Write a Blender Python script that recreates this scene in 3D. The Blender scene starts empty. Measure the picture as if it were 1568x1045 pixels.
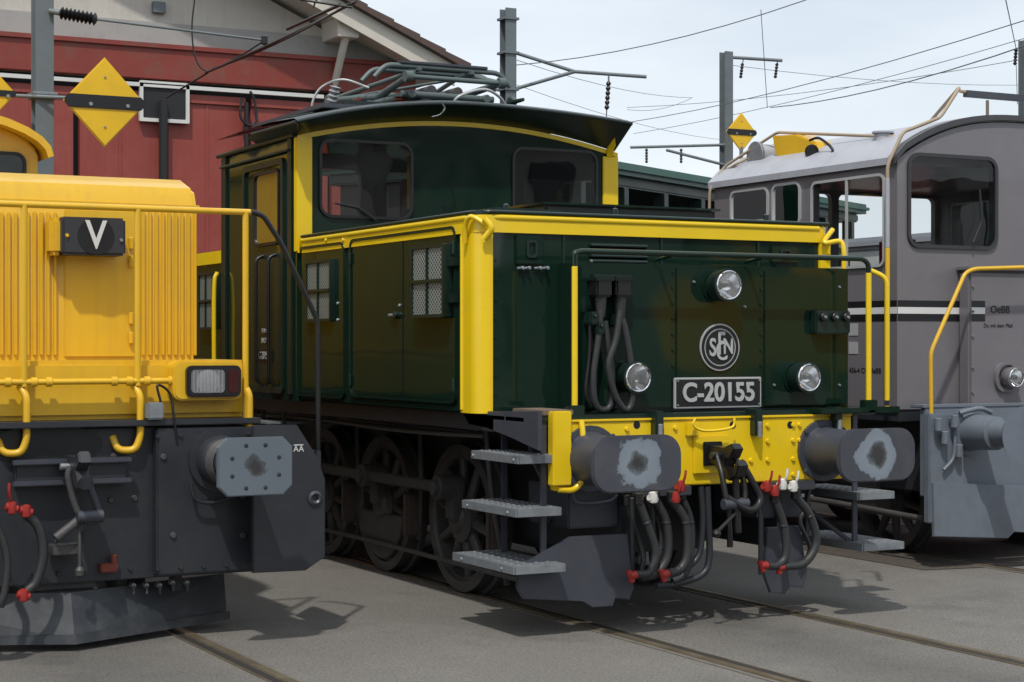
import bpy, bmesh, math, random
from mathutils import Vector, Matrix
random.seed(4)
# World axes: X = across the tracks (to the right), Y = along the tracks (away), Z = up, metres.
TH=math.radians(27.6); C=math.cos(TH); S=math.sin(TH)
CAM=Vector((-5.046,-9.996,1.75)); F=2765.0
# survey helpers: intersect a measured sight line with a real surface of the scene
def ray(px,py):
    a=(px-784)/F; c=(525-py)/F
    return Vector((a*C+S,-a*S+C,c))
def PY(px,py,y): r=ray(px,py); return CAM+r*((y-CAM.y)/r.y)
def PX(px,py,x): r=ray(px,py); return CAM+r*((x-CAM.x)/r.x)
def P(px,py,d): return CAM+ray(px,py)*d
def rectY(px0,py0,px1,py1,y):
    m=(px0+px1)/2
    return PY(px0,py0,y).x,PY(px1,py0,y).x,PY(m,py1,y).z,PY(m,py0,y).z
def rectX(px0,py0,px1,py1,x):
    m=(px0+px1)/2
    return PX(px1,py0,x).y,PX(px0,py0,x).y,PX(m,py1,x).z,PX(m,py0,x).z

scene=bpy.context.scene
G=None
def group(name,loc=(0,0,0)):
    global G
    G=bpy.data.objects.new(name,None); G.location=loc; G.empty_display_size=.3
    scene.collection.objects.link(G); bpy.context.view_layer.update()
    return G
def link(ob):
    scene.collection.objects.link(ob)
    if G is not None:
        ob.parent=G; ob.matrix_parent_inverse=Matrix.Translation(G.location).inverted()
    return ob
def finish(bm,name,mat,ang=35):
    bmesh.ops.recalc_face_normals(bm,faces=bm.faces)
    me=bpy.data.meshes.new(name); bm.to_mesh(me); bm.free()
    me.materials.append(mat)
    me.polygons.foreach_set('use_smooth',[True]*len(me.polygons))
    me.set_sharp_from_angle(angle=math.radians(ang))
    return link(bpy.data.objects.new(name,me))
def bev(bm,b,seg=2):
    if b>0:
        es=[e for e in bm.edges if len(e.link_faces)==2 and e.calc_face_angle(0)>.5]
        bmesh.ops.bevel(bm,geom=es,offset=b,segments=seg,affect='EDGES',clamp_overlap=True)
def box(name,x,y,z,mat,b=.006,seg=2,rot=None):
    bm=bmesh.new(); bmesh.ops.create_cube(bm,size=1)
    for v in bm.verts:
        v.co=Vector(((x[0]+x[1])/2+v.co.x*(x[1]-x[0]),(y[0]+y[1])/2+v.co.y*(y[1]-y[0]),(z[0]+z[1])/2+v.co.z*(z[1]-z[0])))
    bev(bm,min(b,.3*min(abs(x[1]-x[0]),abs(y[1]-y[0]),abs(z[1]-z[0]))),seg)
    if rot:
        c=Vector(((x[0]+x[1])/2,(y[0]+y[1])/2,(z[0]+z[1])/2))
        bmesh.ops.rotate(bm,cent=c,matrix=Matrix.Rotation(math.radians(rot[1]),3,rot[0]),verts=bm.verts)
    return finish(bm,name,mat)
def to3(p,axis,a):
    return (a,p[0],p[1]) if axis=='x' else (p[0],a,p[1]) if axis=='y' else (p[0],p[1],a)
def extr(name,pts,axis,a,b,mat,bv=0,ang=35):
    bm=bmesh.new()
    v0=[bm.verts.new(to3(p,axis,a)) for p in pts]; v1=[bm.verts.new(to3(p,axis,b)) for p in pts]
    bm.faces.new(v0); bm.faces.new(v1[::-1]); n=len(pts)
    for i in range(n): bm.faces.new((v0[i],v0[(i+1)%n],v1[(i+1)%n],v1[i]))
    bmesh.ops.recalc_face_normals(bm,faces=bm.faces)
    if bv>0:
        es=[e for e in bm.edges if (e.verts[0] in v0)==(e.verts[1] in v0)]
        bmesh.ops.bevel(bm,geom=es,offset=bv,segments=2,affect='EDGES',clamp_overlap=True)
    return finish(bm,name,mat,ang)
def rr(x0,x1,z0,z1,r,n=5):
    o=[]
    for cx,cz,s in((x1-r,z1-r,0),(x0+r,z1-r,90),(x0+r,z0+r,180),(x1-r,z0+r,270)):
        for i in range(n+1):
            t=math.radians(s+90*i/n); o.append((cx+r*math.cos(t),cz+r*math.sin(t)))
    return o
def ring(name,o,i,axis,a,b,mat):
    bm=bmesh.new(); n=len(o)
    L=[[bm.verts.new(to3(p,axis,k)) for p in q] for q,k in((o,a),(o,b),(i,b),(i,a))]
    for s in range(4):
        A=L[s];B=L[(s+1)%4]
        for k in range(n): bm.faces.new((A[k],A[(k+1)%n],B[(k+1)%n],B[k]))
    return finish(bm,name,mat)
def carve(ob,cutters):
    for c in cutters:
        m=ob.modifiers.new('cut','BOOLEAN'); m.operation='DIFFERENCE'; m.object=c; m.solver='EXACT'
    bpy.context.view_layer.update()
    me=bpy.data.meshes.new_from_object(ob.evaluated_get(bpy.context.evaluated_depsgraph_get()))
    ob.modifiers.clear(); ob.data=me
    me.set_sharp_from_angle(angle=math.radians(30))
    for c in cutters: bpy.data.objects.remove(c)
def frame_of(d):
    d=d.normalized(); u=d.cross(Vector((0,0,1)))
    if u.length<.01: u=d.cross(Vector((0,1,0)))
    u.normalize(); return u,d.cross(u)
def lathe(name,prof,org,d,mat,n=28,ang=35):
    org=Vector(org); d=Vector(d).normalized(); u,w=frame_of(d); bm=bmesh.new(); rings=[]
    for r,h in prof:
        c=org+d*h
        if r<1e-5: rings.append([bm.verts.new(c)])
        else: rings.append([bm.verts.new(c+(u*math.cos(2*math.pi*i/n)+w*math.sin(2*math.pi*i/n))*r) for i in range(n)])
    for A,B in zip(rings,rings[1:]):
        for i in range(n):
            j=(i+1)%n
            if len(A)==1 and len(B)==1: continue
            if len(A)==1: bm.faces.new((A[0],B[i],B[j]))
            elif len(B)==1: bm.faces.new((A[i],A[j],B[0]))
            else: bm.faces.new((A[i],A[j],B[j],B[i]))
    return finish(bm,name,mat,ang)
def cyl(name,p0,p1,r,mat,n=18,r2=None):
    p0=Vector(p0);p1=Vector(p1);L=(p1-p0).length;r2=r if r2 is None else r2;b=min(.004,r*.2,L*.2)
    return lathe(name,[(0,0),(r-b,0),(r,b),(r2,L-b),(r2-b,L),(0,L)],p0,p1-p0,mat,n)
def tube(name,pts,r,mat,sm=True,n=8,sub=6):
    pts=[Vector(p) for p in pts]
    if sm and len(pts)>2:
        q=[]; e=[2*pts[0]-pts[1]]+pts+[2*pts[-1]-pts[-2]]
        for i in range(1,len(e)-2):
            for k in range(sub):
                t=k/sub;a,b,c,d=e[i-1:i+3]
                q.append(.5*((2*b)+(c-a)*t+(2*a-5*b+4*c-d)*t*t+(3*b-a-3*c+d)*t**3))
        q.append(pts[-1]); pts=q
    elif len(pts)>2: # fillet the corners
        q=[pts[0]]
        for i in range(1,len(pts)-1):
            a,b,c=pts[i-1:i+2]; f=min(r*3.2,(a-b).length*.45,(c-b).length*.45)
            s=b+(a-b).normalized()*f; e=b+(c-b).normalized()*f
            for k in range(5):
                t=k/4; q.append(s*(1-t)**2+b*2*t*(1-t)+e*t*t)
        q.append(pts[-1]); pts=q
    bm=bmesh.new(); prev=None; u=None; first=None
    for i,p in enumerate(pts):
        d=(pts[min(i+1,len(pts)-1)]-pts[max(i-1,0)]).normalized()
        if u is None: u,_=frame_of(d)
        u=(u-d*u.dot(d)).normalized(); w=d.cross(u)
        R=[bm.verts.new(p+(u*math.cos(2*math.pi*k/n)+w*math.sin(2*math.pi*k/n))*r) for k in range(n)]
        if prev:
            for k in range(n): bm.faces.new((prev[k],prev[(k+1)%n],R[(k+1)%n],R[k]))
        else: first=R
        prev=R
    bm.faces.new(first); bm.faces.new(prev)
    return finish(bm,name,mat,50)
def text(name,s,loc,size,mat,rot=(90,0,0),ex=.004,off=0,sx=1,ax='CENTER'):
    cu=bpy.data.curves.new(name,'FONT'); cu.body=s; cu.size=size; cu.extrude=ex; cu.offset=off
    cu.align_x=ax; cu.align_y='CENTER'; cu.materials.append(mat)
    tmp=bpy.data.objects.new(name+'_t',cu); scene.collection.objects.link(tmp)
    bpy.context.view_layer.update()
    me=bpy.data.meshes.new_from_object(tmp.evaluated_get(bpy.context.evaluated_depsgraph_get()))
    bpy.data.objects.remove(tmp)
    M4=Matrix.Translation(Vector(loc))@Matrix.Rotation(math.radians(rot[2]),4,'Z')@Matrix.Rotation(math.radians(rot[0]),4,'X')@Matrix.Diagonal((sx,1,1,1))
    me.transform(M4); me.materials.clear(); me.materials.append(mat)
    return link(bpy.data.objects.new(name,me))

# ---------------- materials
def M(name,col,rough=.5,metal=0,coat=0,var=.12,scale=2.5,bump=0,bscale=30,dirt=None,dirtamt=.4,dscale=4,wave=0,grime=None):
    m=bpy.data.materials.new(name); m.use_nodes=True; nt=m.node_tree; N=nt.nodes; Lk=nt.links
    b=N['Principled BSDF']; b.inputs['Roughness'].default_value=rough; b.inputs['Metallic'].default_value=metal
    b.inputs['Coat Weight'].default_value=coat; b.inputs['Coat Roughness'].default_value=.03
    tc=N.new('ShaderNodeTexCoord'); no=N.new('ShaderNodeTexNoise'); no.inputs['Scale'].default_value=scale; no.inputs['Detail'].default_value=4
    Lk.new(tc.outputs['Object'],no.inputs['Vector'])
    mx=N.new('ShaderNodeMix'); mx.data_type='RGBA'
    mx.inputs[6].default_value=(*[c*(1-var) for c in col],1); mx.inputs[7].default_value=(*[min(1,c*(1+var)) for c in col],1)
    Lk.new(no.outputs['Fac'],mx.inputs[0]); out=mx.outputs[2]
    if dirt:
        n2=N.new('ShaderNodeTexNoise'); n2.inputs['Scale'].default_value=dscale; n2.inputs['Detail'].default_value=7; n2.inputs['Roughness'].default_value=.7
        Lk.new(tc.outputs['Object'],n2.inputs['Vector'])
        rp=N.new('ShaderNodeMapRange'); rp.inputs[1].default_value=.48; rp.inputs[2].default_value=.75; rp.inputs[3].default_value=0; rp.inputs[4].default_value=dirtamt
        Lk.new(n2.outputs['Fac'],rp.inputs[0])
        m2=N.new('ShaderNodeMix'); m2.data_type='RGBA'; Lk.new(rp.outputs[0],m2.inputs[0]); Lk.new(out,m2.inputs[6]); m2.inputs[7].default_value=(*dirt,1); out=m2.outputs[2]
    if grime: # rain streaks running down
        mp=N.new('ShaderNodeMapping'); mp.inputs['Scale'].default_value=(9,9,.5); Lk.new(tc.outputs['Object'],mp.inputs[0])
        n5=N.new('ShaderNodeTexNoise'); n5.inputs['Scale'].default_value=2; n5.inputs['Detail'].default_value=5; Lk.new(mp.outputs[0],n5.inputs['Vector'])
        r5=N.new('ShaderNodeMapRange'); r5.inputs[1].default_value=.5; r5.inputs[2].default_value=.8; r5.inputs[3].default_value=0; r5.inputs[4].default_value=.5; Lk.new(n5.outputs['Fac'],r5.inputs[0])
        m5=N.new('ShaderNodeMix'); m5.data_type='RGBA'; Lk.new(r5.outputs[0],m5.inputs[0]); Lk.new(out,m5.inputs[6]); m5.inputs[7].default_value=(*grime,1); out=m5.outputs[2]
    Lk.new(out,b.inputs['Base Color'])
    r2=N.new('ShaderNodeMapRange'); r2.inputs[3].default_value=rough*.75; r2.inputs[4].default_value=min(1,rough*1.3)
    Lk.new(no.outputs['Fac'],r2.inputs[0]); Lk.new(r2.outputs[0],b.inputs['Roughness'])
    last=None
    if bump:
        n3=N.new('ShaderNodeTexNoise'); n3.inputs['Scale'].default_value=bscale; n3.inputs['Detail'].default_value=4; Lk.new(tc.outputs['Object'],n3.inputs['Vector'])
        bp=N.new('ShaderNodeBump'); bp.inputs['Strength'].default_value=bump; bp.inputs['Distance'].default_value=.01; Lk.new(n3.outputs['Fac'],bp.inputs['Height']); last=bp.outputs[0]
    if wave:
        n4=N.new('ShaderNodeTexNoise'); n4.inputs['Scale'].default_value=2.2; n4.inputs['Detail'].default_value=1; Lk.new(tc.outputs['Object'],n4.inputs['Vector'])
        bp=N.new('ShaderNodeBump'); bp.inputs['Strength'].default_value=1; bp.inputs['Distance'].default_value=wave; Lk.new(n4.outputs['Fac'],bp.inputs['Height'])
        if last: Lk.new(last,bp.inputs['Normal'])
        last=bp.outputs[0]
    if last: Lk.new(last,b.inputs['Normal']); 
    return m
green=M('green_paint',(.0058,.019,.0125),.06,coat=0,var=.05,wave=.005)
greenmatt=M('green_paint_matt',(.006,.018,.014),.3,dirt=(.02,.026,.022),dirtamt=.15)
roofm=M('roof_paint',(.009,.017,.017),.35,dirt=(.03,.035,.035),dirtamt=.3)
yel=M('yellow_paint',(.74,.51,.010),.25,coat=.3,var=.05,dirt=(.45,.32,.04),dirtamt=.2,wave=.003)
yel2=M('orange_yellow_paint',(.67,.395,.014),.35,coat=.2,var=.06,dirt=(.38,.25,.05),dirtamt=.25,grime=(.52,.31,.02))
frameg=M('blue_grey_frame_paint',(.041,.046,.061),.42,dirt=(.08,.078,.075),dirtamt=.35)
dark=M('dark_frame_paint',(.020,.023,.029),.42,dirt=(.045,.042,.04),dirtamt=.45,bump=.1)
under=M('grimy_underframe',(.052,.051,.053),.55,dirt=(.10,.088,.075),dirtamt=.5,bump=.4,dscale=9)
rubber=M('hose_rubber',(.024,.025,.027),.5,bump=.2)
black=M('black_paint',(.007,.007,.008),.4)
red=M('red_paint',(.30,.020,.015),.45,dirt=(.1,.02,.02),dirtamt=.5,dscale=25)
steel=M('galvanised_steel',(.26,.28,.30),.42,metal=.5,var=.2,scale=25,bump=.1,dirt=(.13,.125,.12),dirtamt=.5)
chrome=M('chrome',(.72,.73,.75),.12,metal=1)
alu=M('light_metal_plate',(.42,.43,.43),.4,metal=.2)
white=M('white_paint',(.60,.60,.58),.4)
mast=M('mast_steel',(.13,.155,.17),.55,metal=.1,var=.2,dirt=(.08,.08,.08))
wire=M('wire',(.09,.10,.11),.6)
rust=M('rust_brown',(.055,.040,.034),.75,var=.35,scale=14,bump=.4)
brownins=M('insulator_brown',(.12,.03,.02),.2)
wood=M('wood_plank',(.15,.11,.085),.7,var=.3,scale=12)
greyp=M('grey_loco_paint',(.150,.142,.155),.3,coat=.25,var=.05,dirt=(.20,.19,.19),dirtamt=.3)
greyl=M('light_grey_roof',(.34,.35,.39),.4,var=.08,dirt=(.2,.2,.2))
bluep=M('blue_grey_plate',(.13,.152,.185),.45,var=.1,dirt=(.08,.08,.08),dirtamt=.5)
beige=M('faded_tube_paint',(.33,.26,.18),.5)
amber=M('amber_glass',(.045,.008,.008),.12,coat=.5)
teal=M('coach_roof_green',(.012,.085,.062),.4)
def glassmat(name,col,rough=.02):
    m=bpy.data.materials.new(name); m.use_nodes=True; nt=m.node_tree; N=nt.nodes; b=N['Principled BSDF']
    no=N.new('ShaderNodeTexNoise'); no.inputs['Scale'].default_value=2; tc=N.new('ShaderNodeTexCoord'); nt.links.new(tc.outputs['Object'],no.inputs['Vector'])
    mx=N.new('ShaderNodeMix'); mx.data_type='RGBA'; mx.inputs[6].default_value=(*col,1); mx.inputs[7].default_value=(*[c*2.2 for c in col],1)
    nt.links.new(no.outputs['Fac'],mx.inputs[0]); nt.links.new(mx.outputs[2],b.inputs['Base Color'])
    b.inputs['Roughness'].default_value=rough
    return m
glassd=glassmat('dark_window_glass',(.008,.010,.012))
def clearglass(name,tint,ior):
    m=bpy.data.materials.new(name); m.use_nodes=True; nt=m.node_tree; N=nt.nodes; L=nt.links; N.remove(N['Principled BSDF'])
    tr=N.new('ShaderNodeBsdfTransparent'); tr.inputs[0].default_value=(*tint,1); gl=N.new('ShaderNodeBsdfGlossy'); gl.inputs['Roughness'].default_value=.01
    fr=N.new('ShaderNodeFresnel'); fr.inputs[0].default_value=ior; tc=N.new('ShaderNodeTexCoord'); no=N.new('ShaderNodeTexNoise'); no.inputs['Scale'].default_value=1.5; L.new(tc.outputs['Object'],no.inputs['Vector'])
    bp=N.new('ShaderNodeBump'); bp.inputs['Distance'].default_value=.003; L.new(no.outputs['Fac'],bp.inputs['Height']); L.new(bp.outputs[0],gl.inputs['Normal'])
    mx=N.new('ShaderNodeMixShader'); L.new(fr.outputs[0],mx.inputs[0]); L.new(tr.outputs[0],mx.inputs[1]); L.new(gl.outputs[0],mx.inputs[2])
    L.new(mx.outputs[0],N['Material Output'].inputs['Surface'])
    return m
glassc=clearglass('cab_window_glass',(.66,.70,.68),1.75); glassr=clearglass('grey_cab_glass',(.8,.83,.83),1.45); glassdoor=clearglass('door_glass',(.8,.8,.8),1.15)
def lensmat():
    m=bpy.data.materials.new('lamp_lens'); m.use_nodes=True; b=m.node_tree.nodes['Principled BSDF']
    b.inputs['Base Color'].default_value=(.7,.72,.73,1); b.inputs['Roughness'].default_value=.06; b.inputs['Alpha'].default_value=.18
    w=m.node_tree.nodes.new('ShaderNodeTexWave'); w.inputs['Scale'].default_value=28; tc=m.node_tree.nodes.new('ShaderNodeTexCoord'); m.node_tree.links.new(tc.outputs['Object'],w.inputs['Vector'])
    bp=m.node_tree.nodes.new('ShaderNodeBump'); bp.inputs['Distance'].default_value=.004; m.node_tree.links.new(w.outputs['Fac'],bp.inputs['Height']); m.node_tree.links.new(bp.outputs[0],b.inputs['Normal'])
    return m
lens=lensmat()
def meshmat():
    m=bpy.data.materials.new('diamond_mesh'); m.use_nodes=True; nt=m.node_tree; N=nt.nodes; L=nt.links; b=N['Principled BSDF']
    tc=N.new('ShaderNodeTexCoord'); sp=N.new('ShaderNodeSeparateXYZ'); L.new(tc.outputs['Object'],sp.inputs[0])
    def mt(op,a,b_=None):
        n=N.new('ShaderNodeMath'); n.operation=op
        for i,v in enumerate((a,b_)):
            if v is None: continue
            if isinstance(v,(int,float)): n.inputs[i].default_value=v
            else: L.new(v,n.inputs[i])
        return n.outputs[0]
    y=mt('MULTIPLY',sp.outputs['Y'],80); z=mt('MULTIPLY',sp.outputs['Z'],100)
    a=mt('ABSOLUTE',mt('SINE',mt('ADD',y,z))); c=mt('ABSOLUTE',mt('SINE',mt('SUBTRACT',y,z)))
    g=mt('LESS_THAN',mt('MINIMUM',a,c),.36)
    mx=N.new('ShaderNodeMix'); mx.data_type='RGBA'; L.new(g,mx.inputs[0]); mx.inputs[6].default_value=(.02,.03,.028,1); mx.inputs[7].default_value=(.32,.35,.33,1)
    L.new(mx.outputs[2],b.inputs['Base Color']); b.inputs['Roughness'].default_value=.5
    return m
meshm=meshmat()
def buffermat(name,cx,cz,base,pr=.17):
    m=M(name,base,.45,dirt=(.12,.12,.12),dirtamt=.3); nt=m.node_tree;N=nt.nodes;L=nt.links;b=N['Principled BSDF']
    src=b.inputs['Base Color'].links[0].from_socket
    tc=N.new('ShaderNodeTexCoord'); mp=N.new('ShaderNodeMapping'); mp.inputs['Location'].default_value=(-cx,0,-cz); mp.inputs['Scale'].default_value=(1,0,1); L.new(tc.outputs['Object'],mp.inputs[0])
    ln=N.new('ShaderNodeVectorMath'); ln.operation='LENGTH'; L.new(mp.outputs[0],ln.inputs[0])
    no=N.new('ShaderNodeTexNoise'); no.inputs['Scale'].default_value=7; no.inputs['Detail'].default_value=9; no.inputs['Roughness'].default_value=.65; L.new(tc.outputs['Object'],no.inputs['Vector'])
    ad=N.new('ShaderNodeMath'); ad.operation='MULTIPLY_ADD'; ad.inputs[1].default_value=.22; L.new(no.outputs['Fac'],ad.inputs[0]); L.new(ln.outputs['Value'],ad.inputs[2])
    cr=N.new('ShaderNodeValToRGB'); L.new(ad.outputs[0],cr.inputs[0]); e=cr.color_ramp.elements
    e[0].position=.13; e[0].color=(.03,.03,.033,1); e[1].position=.165; e[1].color=(.07,.08,.09,1)
    for p_,c_ in ((.19,(.19,.225,.26,1)),(pr+.09,(.165,.195,.235,1)),(pr+.105,(0,0,0,1))):
        x=e.new(p_); x.color=c_
    fa=N.new('ShaderNodeMath'); fa.operation='LESS_THAN'; fa.inputs[1].default_value=pr+.098; L.new(ad.outputs[0],fa.inputs[0])
    mx=N.new('ShaderNodeMix'); mx.data_type='RGBA'; L.new(fa.outputs[0],mx.inputs[0]); L.new(src,mx.inputs[6]); L.new(cr.outputs[0],mx.inputs[7]); L.new(mx.outputs[2],b.inputs['Base Color'])
    return m

# ---------------- world, sun, camera
SUN_EL=math.radians(58); SUN_AZ=math.radians(216) # direction the light comes from, measured from +Y clockwise
w=bpy.data.worlds.new('World'); scene.world=w; w.use_nodes=True; nt=w.node_tree; N=nt.nodes
sky=N.new('ShaderNodeTexSky'); sky.sky_type='NISHITA'; sky.sun_disc=False; sky.sun_elevation=SUN_EL; sky.sun_rotation=SUN_AZ; sky.dust_density=2.5
tc=N.new('ShaderNodeTexCoord'); mp=N.new('ShaderNodeMapping'); mp.inputs['Scale'].default_value=(1,1,3.5); nt.links.new(tc.outputs['Generated'],mp.inputs[0])
no=N.new('ShaderNodeTexNoise'); no.inputs['Scale'].default_value=2.2; no.inputs['Detail'].default_value=6; no.inputs['Roughness'].default_value=.55; nt.links.new(mp.outputs[0],no.inputs['Vector'])
mr=N.new('ShaderNodeMapRange'); mr.inputs[1].default_value=.32; mr.inputs[2].default_value=.60; mr.inputs[3].default_value=.64; mr.inputs[4].default_value=.98; nt.links.new(no.outputs['Fac'],mr.inputs[0])
mx=N.new('ShaderNodeMix'); mx.data_type='RGBA'; nt.links.new(mr.outputs[0],mx.inputs[0]); nt.links.new(sky.outputs[0],mx.inputs[6]); mx.inputs[7].default_value=(7.6,8.15,8.7,1)
nt.links.new(mx.outputs[2],N['Background'].inputs['Color']); N['Background'].inputs['Strength'].default_value=.124
sd=bpy.data.lights.new('sun','SUN'); sd.energy=3.0; sd.angle=math.radians(1.5); sd.color=(1,.955,.88)
so=bpy.data.objects.new('sun',sd); scene.collection.objects.link(so)
dirv=Vector((math.sin(SUN_AZ)*math.cos(SUN_EL),math.cos(SUN_AZ)*math.cos(SUN_EL),math.sin(SUN_EL)))
so.rotation_euler=dirv.to_track_quat('Z','Y').to_euler(); so.location=(-10,-10,30)
cd=bpy.data.cameras.new('camera'); cam=bpy.data.objects.new('camera',cd); scene.collection.objects.link(cam); scene.camera=cam
cam.location=CAM; cam.rotation_euler=(math.radians(90),0,-TH); cd.sensor_width=36; cd.lens=F/1568*36; cd.shift_y=2.5/1568; cd.clip_end=3000
scene.view_settings.view_transform='Standard'; scene.view_settings.look='None'; scene.view_settings.exposure=0

# ---------------- ground
def asphalt():
    m=M('asphalt',(.136,.128,.117),.85,var=.14,scale=.5,bump=.45,bscale=110,dirt=(.185,.175,.16),dirtamt=.5,dscale=1.3)
    nt=m.node_tree;N=nt.nodes;L=nt.links;b=N['Principled BSDF'];src=b.inputs['Base Color'].links[0].from_socket
    tc=N.new('ShaderNodeTexCoord'); n=N.new('ShaderNodeTexNoise'); n.inputs['Scale'].default_value=70; n.inputs['Detail'].default_value=3; L.new(tc.outputs['Object'],n.inputs['Vector'])
    r=N.new('ShaderNodeMapRange'); r.inputs[1].default_value=.32; r.inputs[2].default_value=.68; r.inputs[3].default_value=.68; r.inputs[4].default_value=1.3; L.new(n.outputs['Fac'],r.inputs[0])
    v=N.new('ShaderNodeVectorMath'); v.operation='SCALE'; L.new(src,v.inputs[0]); L.new(r.outputs[0],v.inputs['Scale'])
    n2=N.new('ShaderNodeTexNoise'); n2.inputs['Scale'].default_value=.9; n2.inputs['Detail'].default_value=8; n2.inputs['Roughness'].default_value=.65; L.new(tc.outputs['Object'],n2.inputs['Vector'])
    c=N.new('ShaderNodeMapRange'); c.inputs[1].default_value=.54; c.inputs[2].default_value=.68; c.inputs[3].default_value=1; c.inputs[4].default_value=.76; L.new(n2.outputs['Fac'],c.inputs[0])
    v2=N.new('ShaderNodeVectorMath'); v2.operation='SCALE'; L.new(v.outputs[0],v2.inputs[0]); L.new(c.outputs[0],v2.inputs['Scale'])
    # oil drips along the middle of the tracks
    sp=N.new('ShaderNodeSeparateXYZ'); L.new(tc.outputs['Object'],sp.inputs[0])
    out=v2.outputs[0]
    for xc in (-2.48,1.31):
        s1=N.new('ShaderNodeMath'); s1.operation='SUBTRACT'; s1.inputs[1].default_value=xc; L.new(sp.outputs['X'],s1.inputs[0])
        s2=N.new('ShaderNodeMath'); s2.operation='ABSOLUTE'; L.new(s1.outputs[0],s2.inputs[0])
        s3=N.new('ShaderNodeMath'); s3.operation='MULTIPLY_ADD'; s3.inputs[1].default_value=-.9; L.new(n2.outputs['Fac'],s3.inputs[0]); L.new(s2.outputs[0],s3.inputs[2])
        s4=N.new('ShaderNodeMapRange'); s4.inputs[1].default_value=-.35; s4.inputs[2].default_value=.35; s4.inputs[3].default_value=.74; s4.inputs[4].default_value=1; L.new(s3.outputs[0],s4.inputs[0])
        v3=N.new('ShaderNodeVectorMath'); v3.operation='SCALE'; L.new(out,v3.inputs[0]); L.new(s4.outputs[0],v3.inputs['Scale']); out=v3.outputs[0]
    L.new(out,b.inputs['Base Color'])
    return m
G=None
bm=bmesh.new(); vs=[bm.verts.new(p) for p in((-700,-700,-.012),(700,-700,-.012),(700,700,-.012),(-700,700,-.012))]; bm.faces.new(vs); finish(bm,'ground',asphalt())
ballm=M('ballast',(.075,.062,.052),.9,var=.4,scale=18,bump=1,bscale=35,dirt=(.02,.018,.016),dirtamt=.9,dscale=22)
bm=bmesh.new(); vs=[bm.verts.new(p) for p in((4.25,.9,-.0075),(9,.2,-.0075),(9,60,-.0075),(4.25,60,-.0075))]; bm.faces.new(vs); finish(bm,'gravel_ballast',ballm)
railm=M('rail_steel',(.25,.21,.15),.35,metal=.6,var=.3,scale=6,dirt=(.13,.09,.05),dirtamt=.6)
groove=M('groove_dark',(.018,.016,.014),.9)  # near-black tone of the flat strips that mark the flange grooves
edge=M('worn_asphalt_edge',(.125,.115,.10),.9,var=.35,scale=10)
for i,xc in enumerate((-2.48,1.31,5.6)):
    group('railway_track',(xc,0,0))
    for s in(-1,1):
        xr=xc+s*.7535
        box('rail_head',(xr-.032,xr+.032),(-60,70),(-.14,0),railm,.006)
        gx=xr-s*.060
        box('flange_groove',(gx-.028,gx+.028),(-60,70),(-.02,-.0065),groove,0)
        box('check_rail',(gx-s*.034-.006,gx-s*.034+.006),(-60,70),(-.1,-.003),railm,.002)
        ex=xr+s*.05
        box('asphalt_joint',(ex-.016,ex+.016),(-60,70),(-.02,-.0068),edge,0)
G=None

# ---------------- shared parts
def bolt(p,d,r=.018,mat=None,h=.014):
    lathe('bolt',[(r,0),(r,h*.5),(r*.75,h),(0,h)],p,d,mat,8)
def lamp(p,r,d=(0,-1,0),body=None,ln=.13):
    p=Vector(p); d=Vector(d)
    lathe('lamp_housing',[(0,0),(r*.75,0),(r*1.08,.03),(r*1.16,ln-.02),(r*1.16,ln),(r*1.0,ln)],p,d,body)
    lathe('lamp_rim',[(r*.92,ln-.015),(r*1.03,ln-.012),(r*1.04,ln+.006),(r*.98,ln+.012),(r*.92,ln+.008)],p,d,chrome)
    lathe('lamp_reflector',[(0,ln-.085),(r*.35,ln-.078),(r*.65,ln-.05),(r*.94,ln-.005)],p,d,chrome)
    lathe('lamp_bulb',[(0,ln-.025),(.012,ln-.03),(.016,ln-.05),(.016,ln-.08)],p,d,black,10)
    lathe('lamp_lens',[(r*.94,ln+.004),(r*.6,ln+.016),(0,ln+.022)],p,d,lens)
def wheel(x,y,z,r,side,mat,cw=False):
    d=(side,0,0)
    lathe('wheel_tyre',[(r*.80,-.13),(r+.03,-.13),(r+.03,-.10),(r,-.09),(r-.004,0),(r*.86,0),(r*.84,-.02),(r*.80,-.02),(r*.80,-.13)],(x,y,z),d,mat,48)
    lathe('wheel_hub',[(0,.05),(.09,.05),(.11,.02),(.17,0),(.17,-.1),(0,-.1)],(x,y,z),d,mat)
    for k in range(10):
        t=2*math.pi*k/10+.2
        a=Vector((x-side*.05,y+math.cos(t)*.12,z+math.sin(t)*.12)); b=Vector((x-side*.05,y+math.cos(t)*r*.83,z+math.sin(t)*r*.83))
        cyl('spoke',a,b,.040,mat,10,.030)
    if cw:
        pts=[(y+math.cos(t)*r*.82,z+math.sin(t)*r*.82) for t in [math.radians(190+160*k/14) for k in range(15)]]
        extr('counterweight',pts,'x',x-side*.03,x+side*.02,mat,.008)

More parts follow.
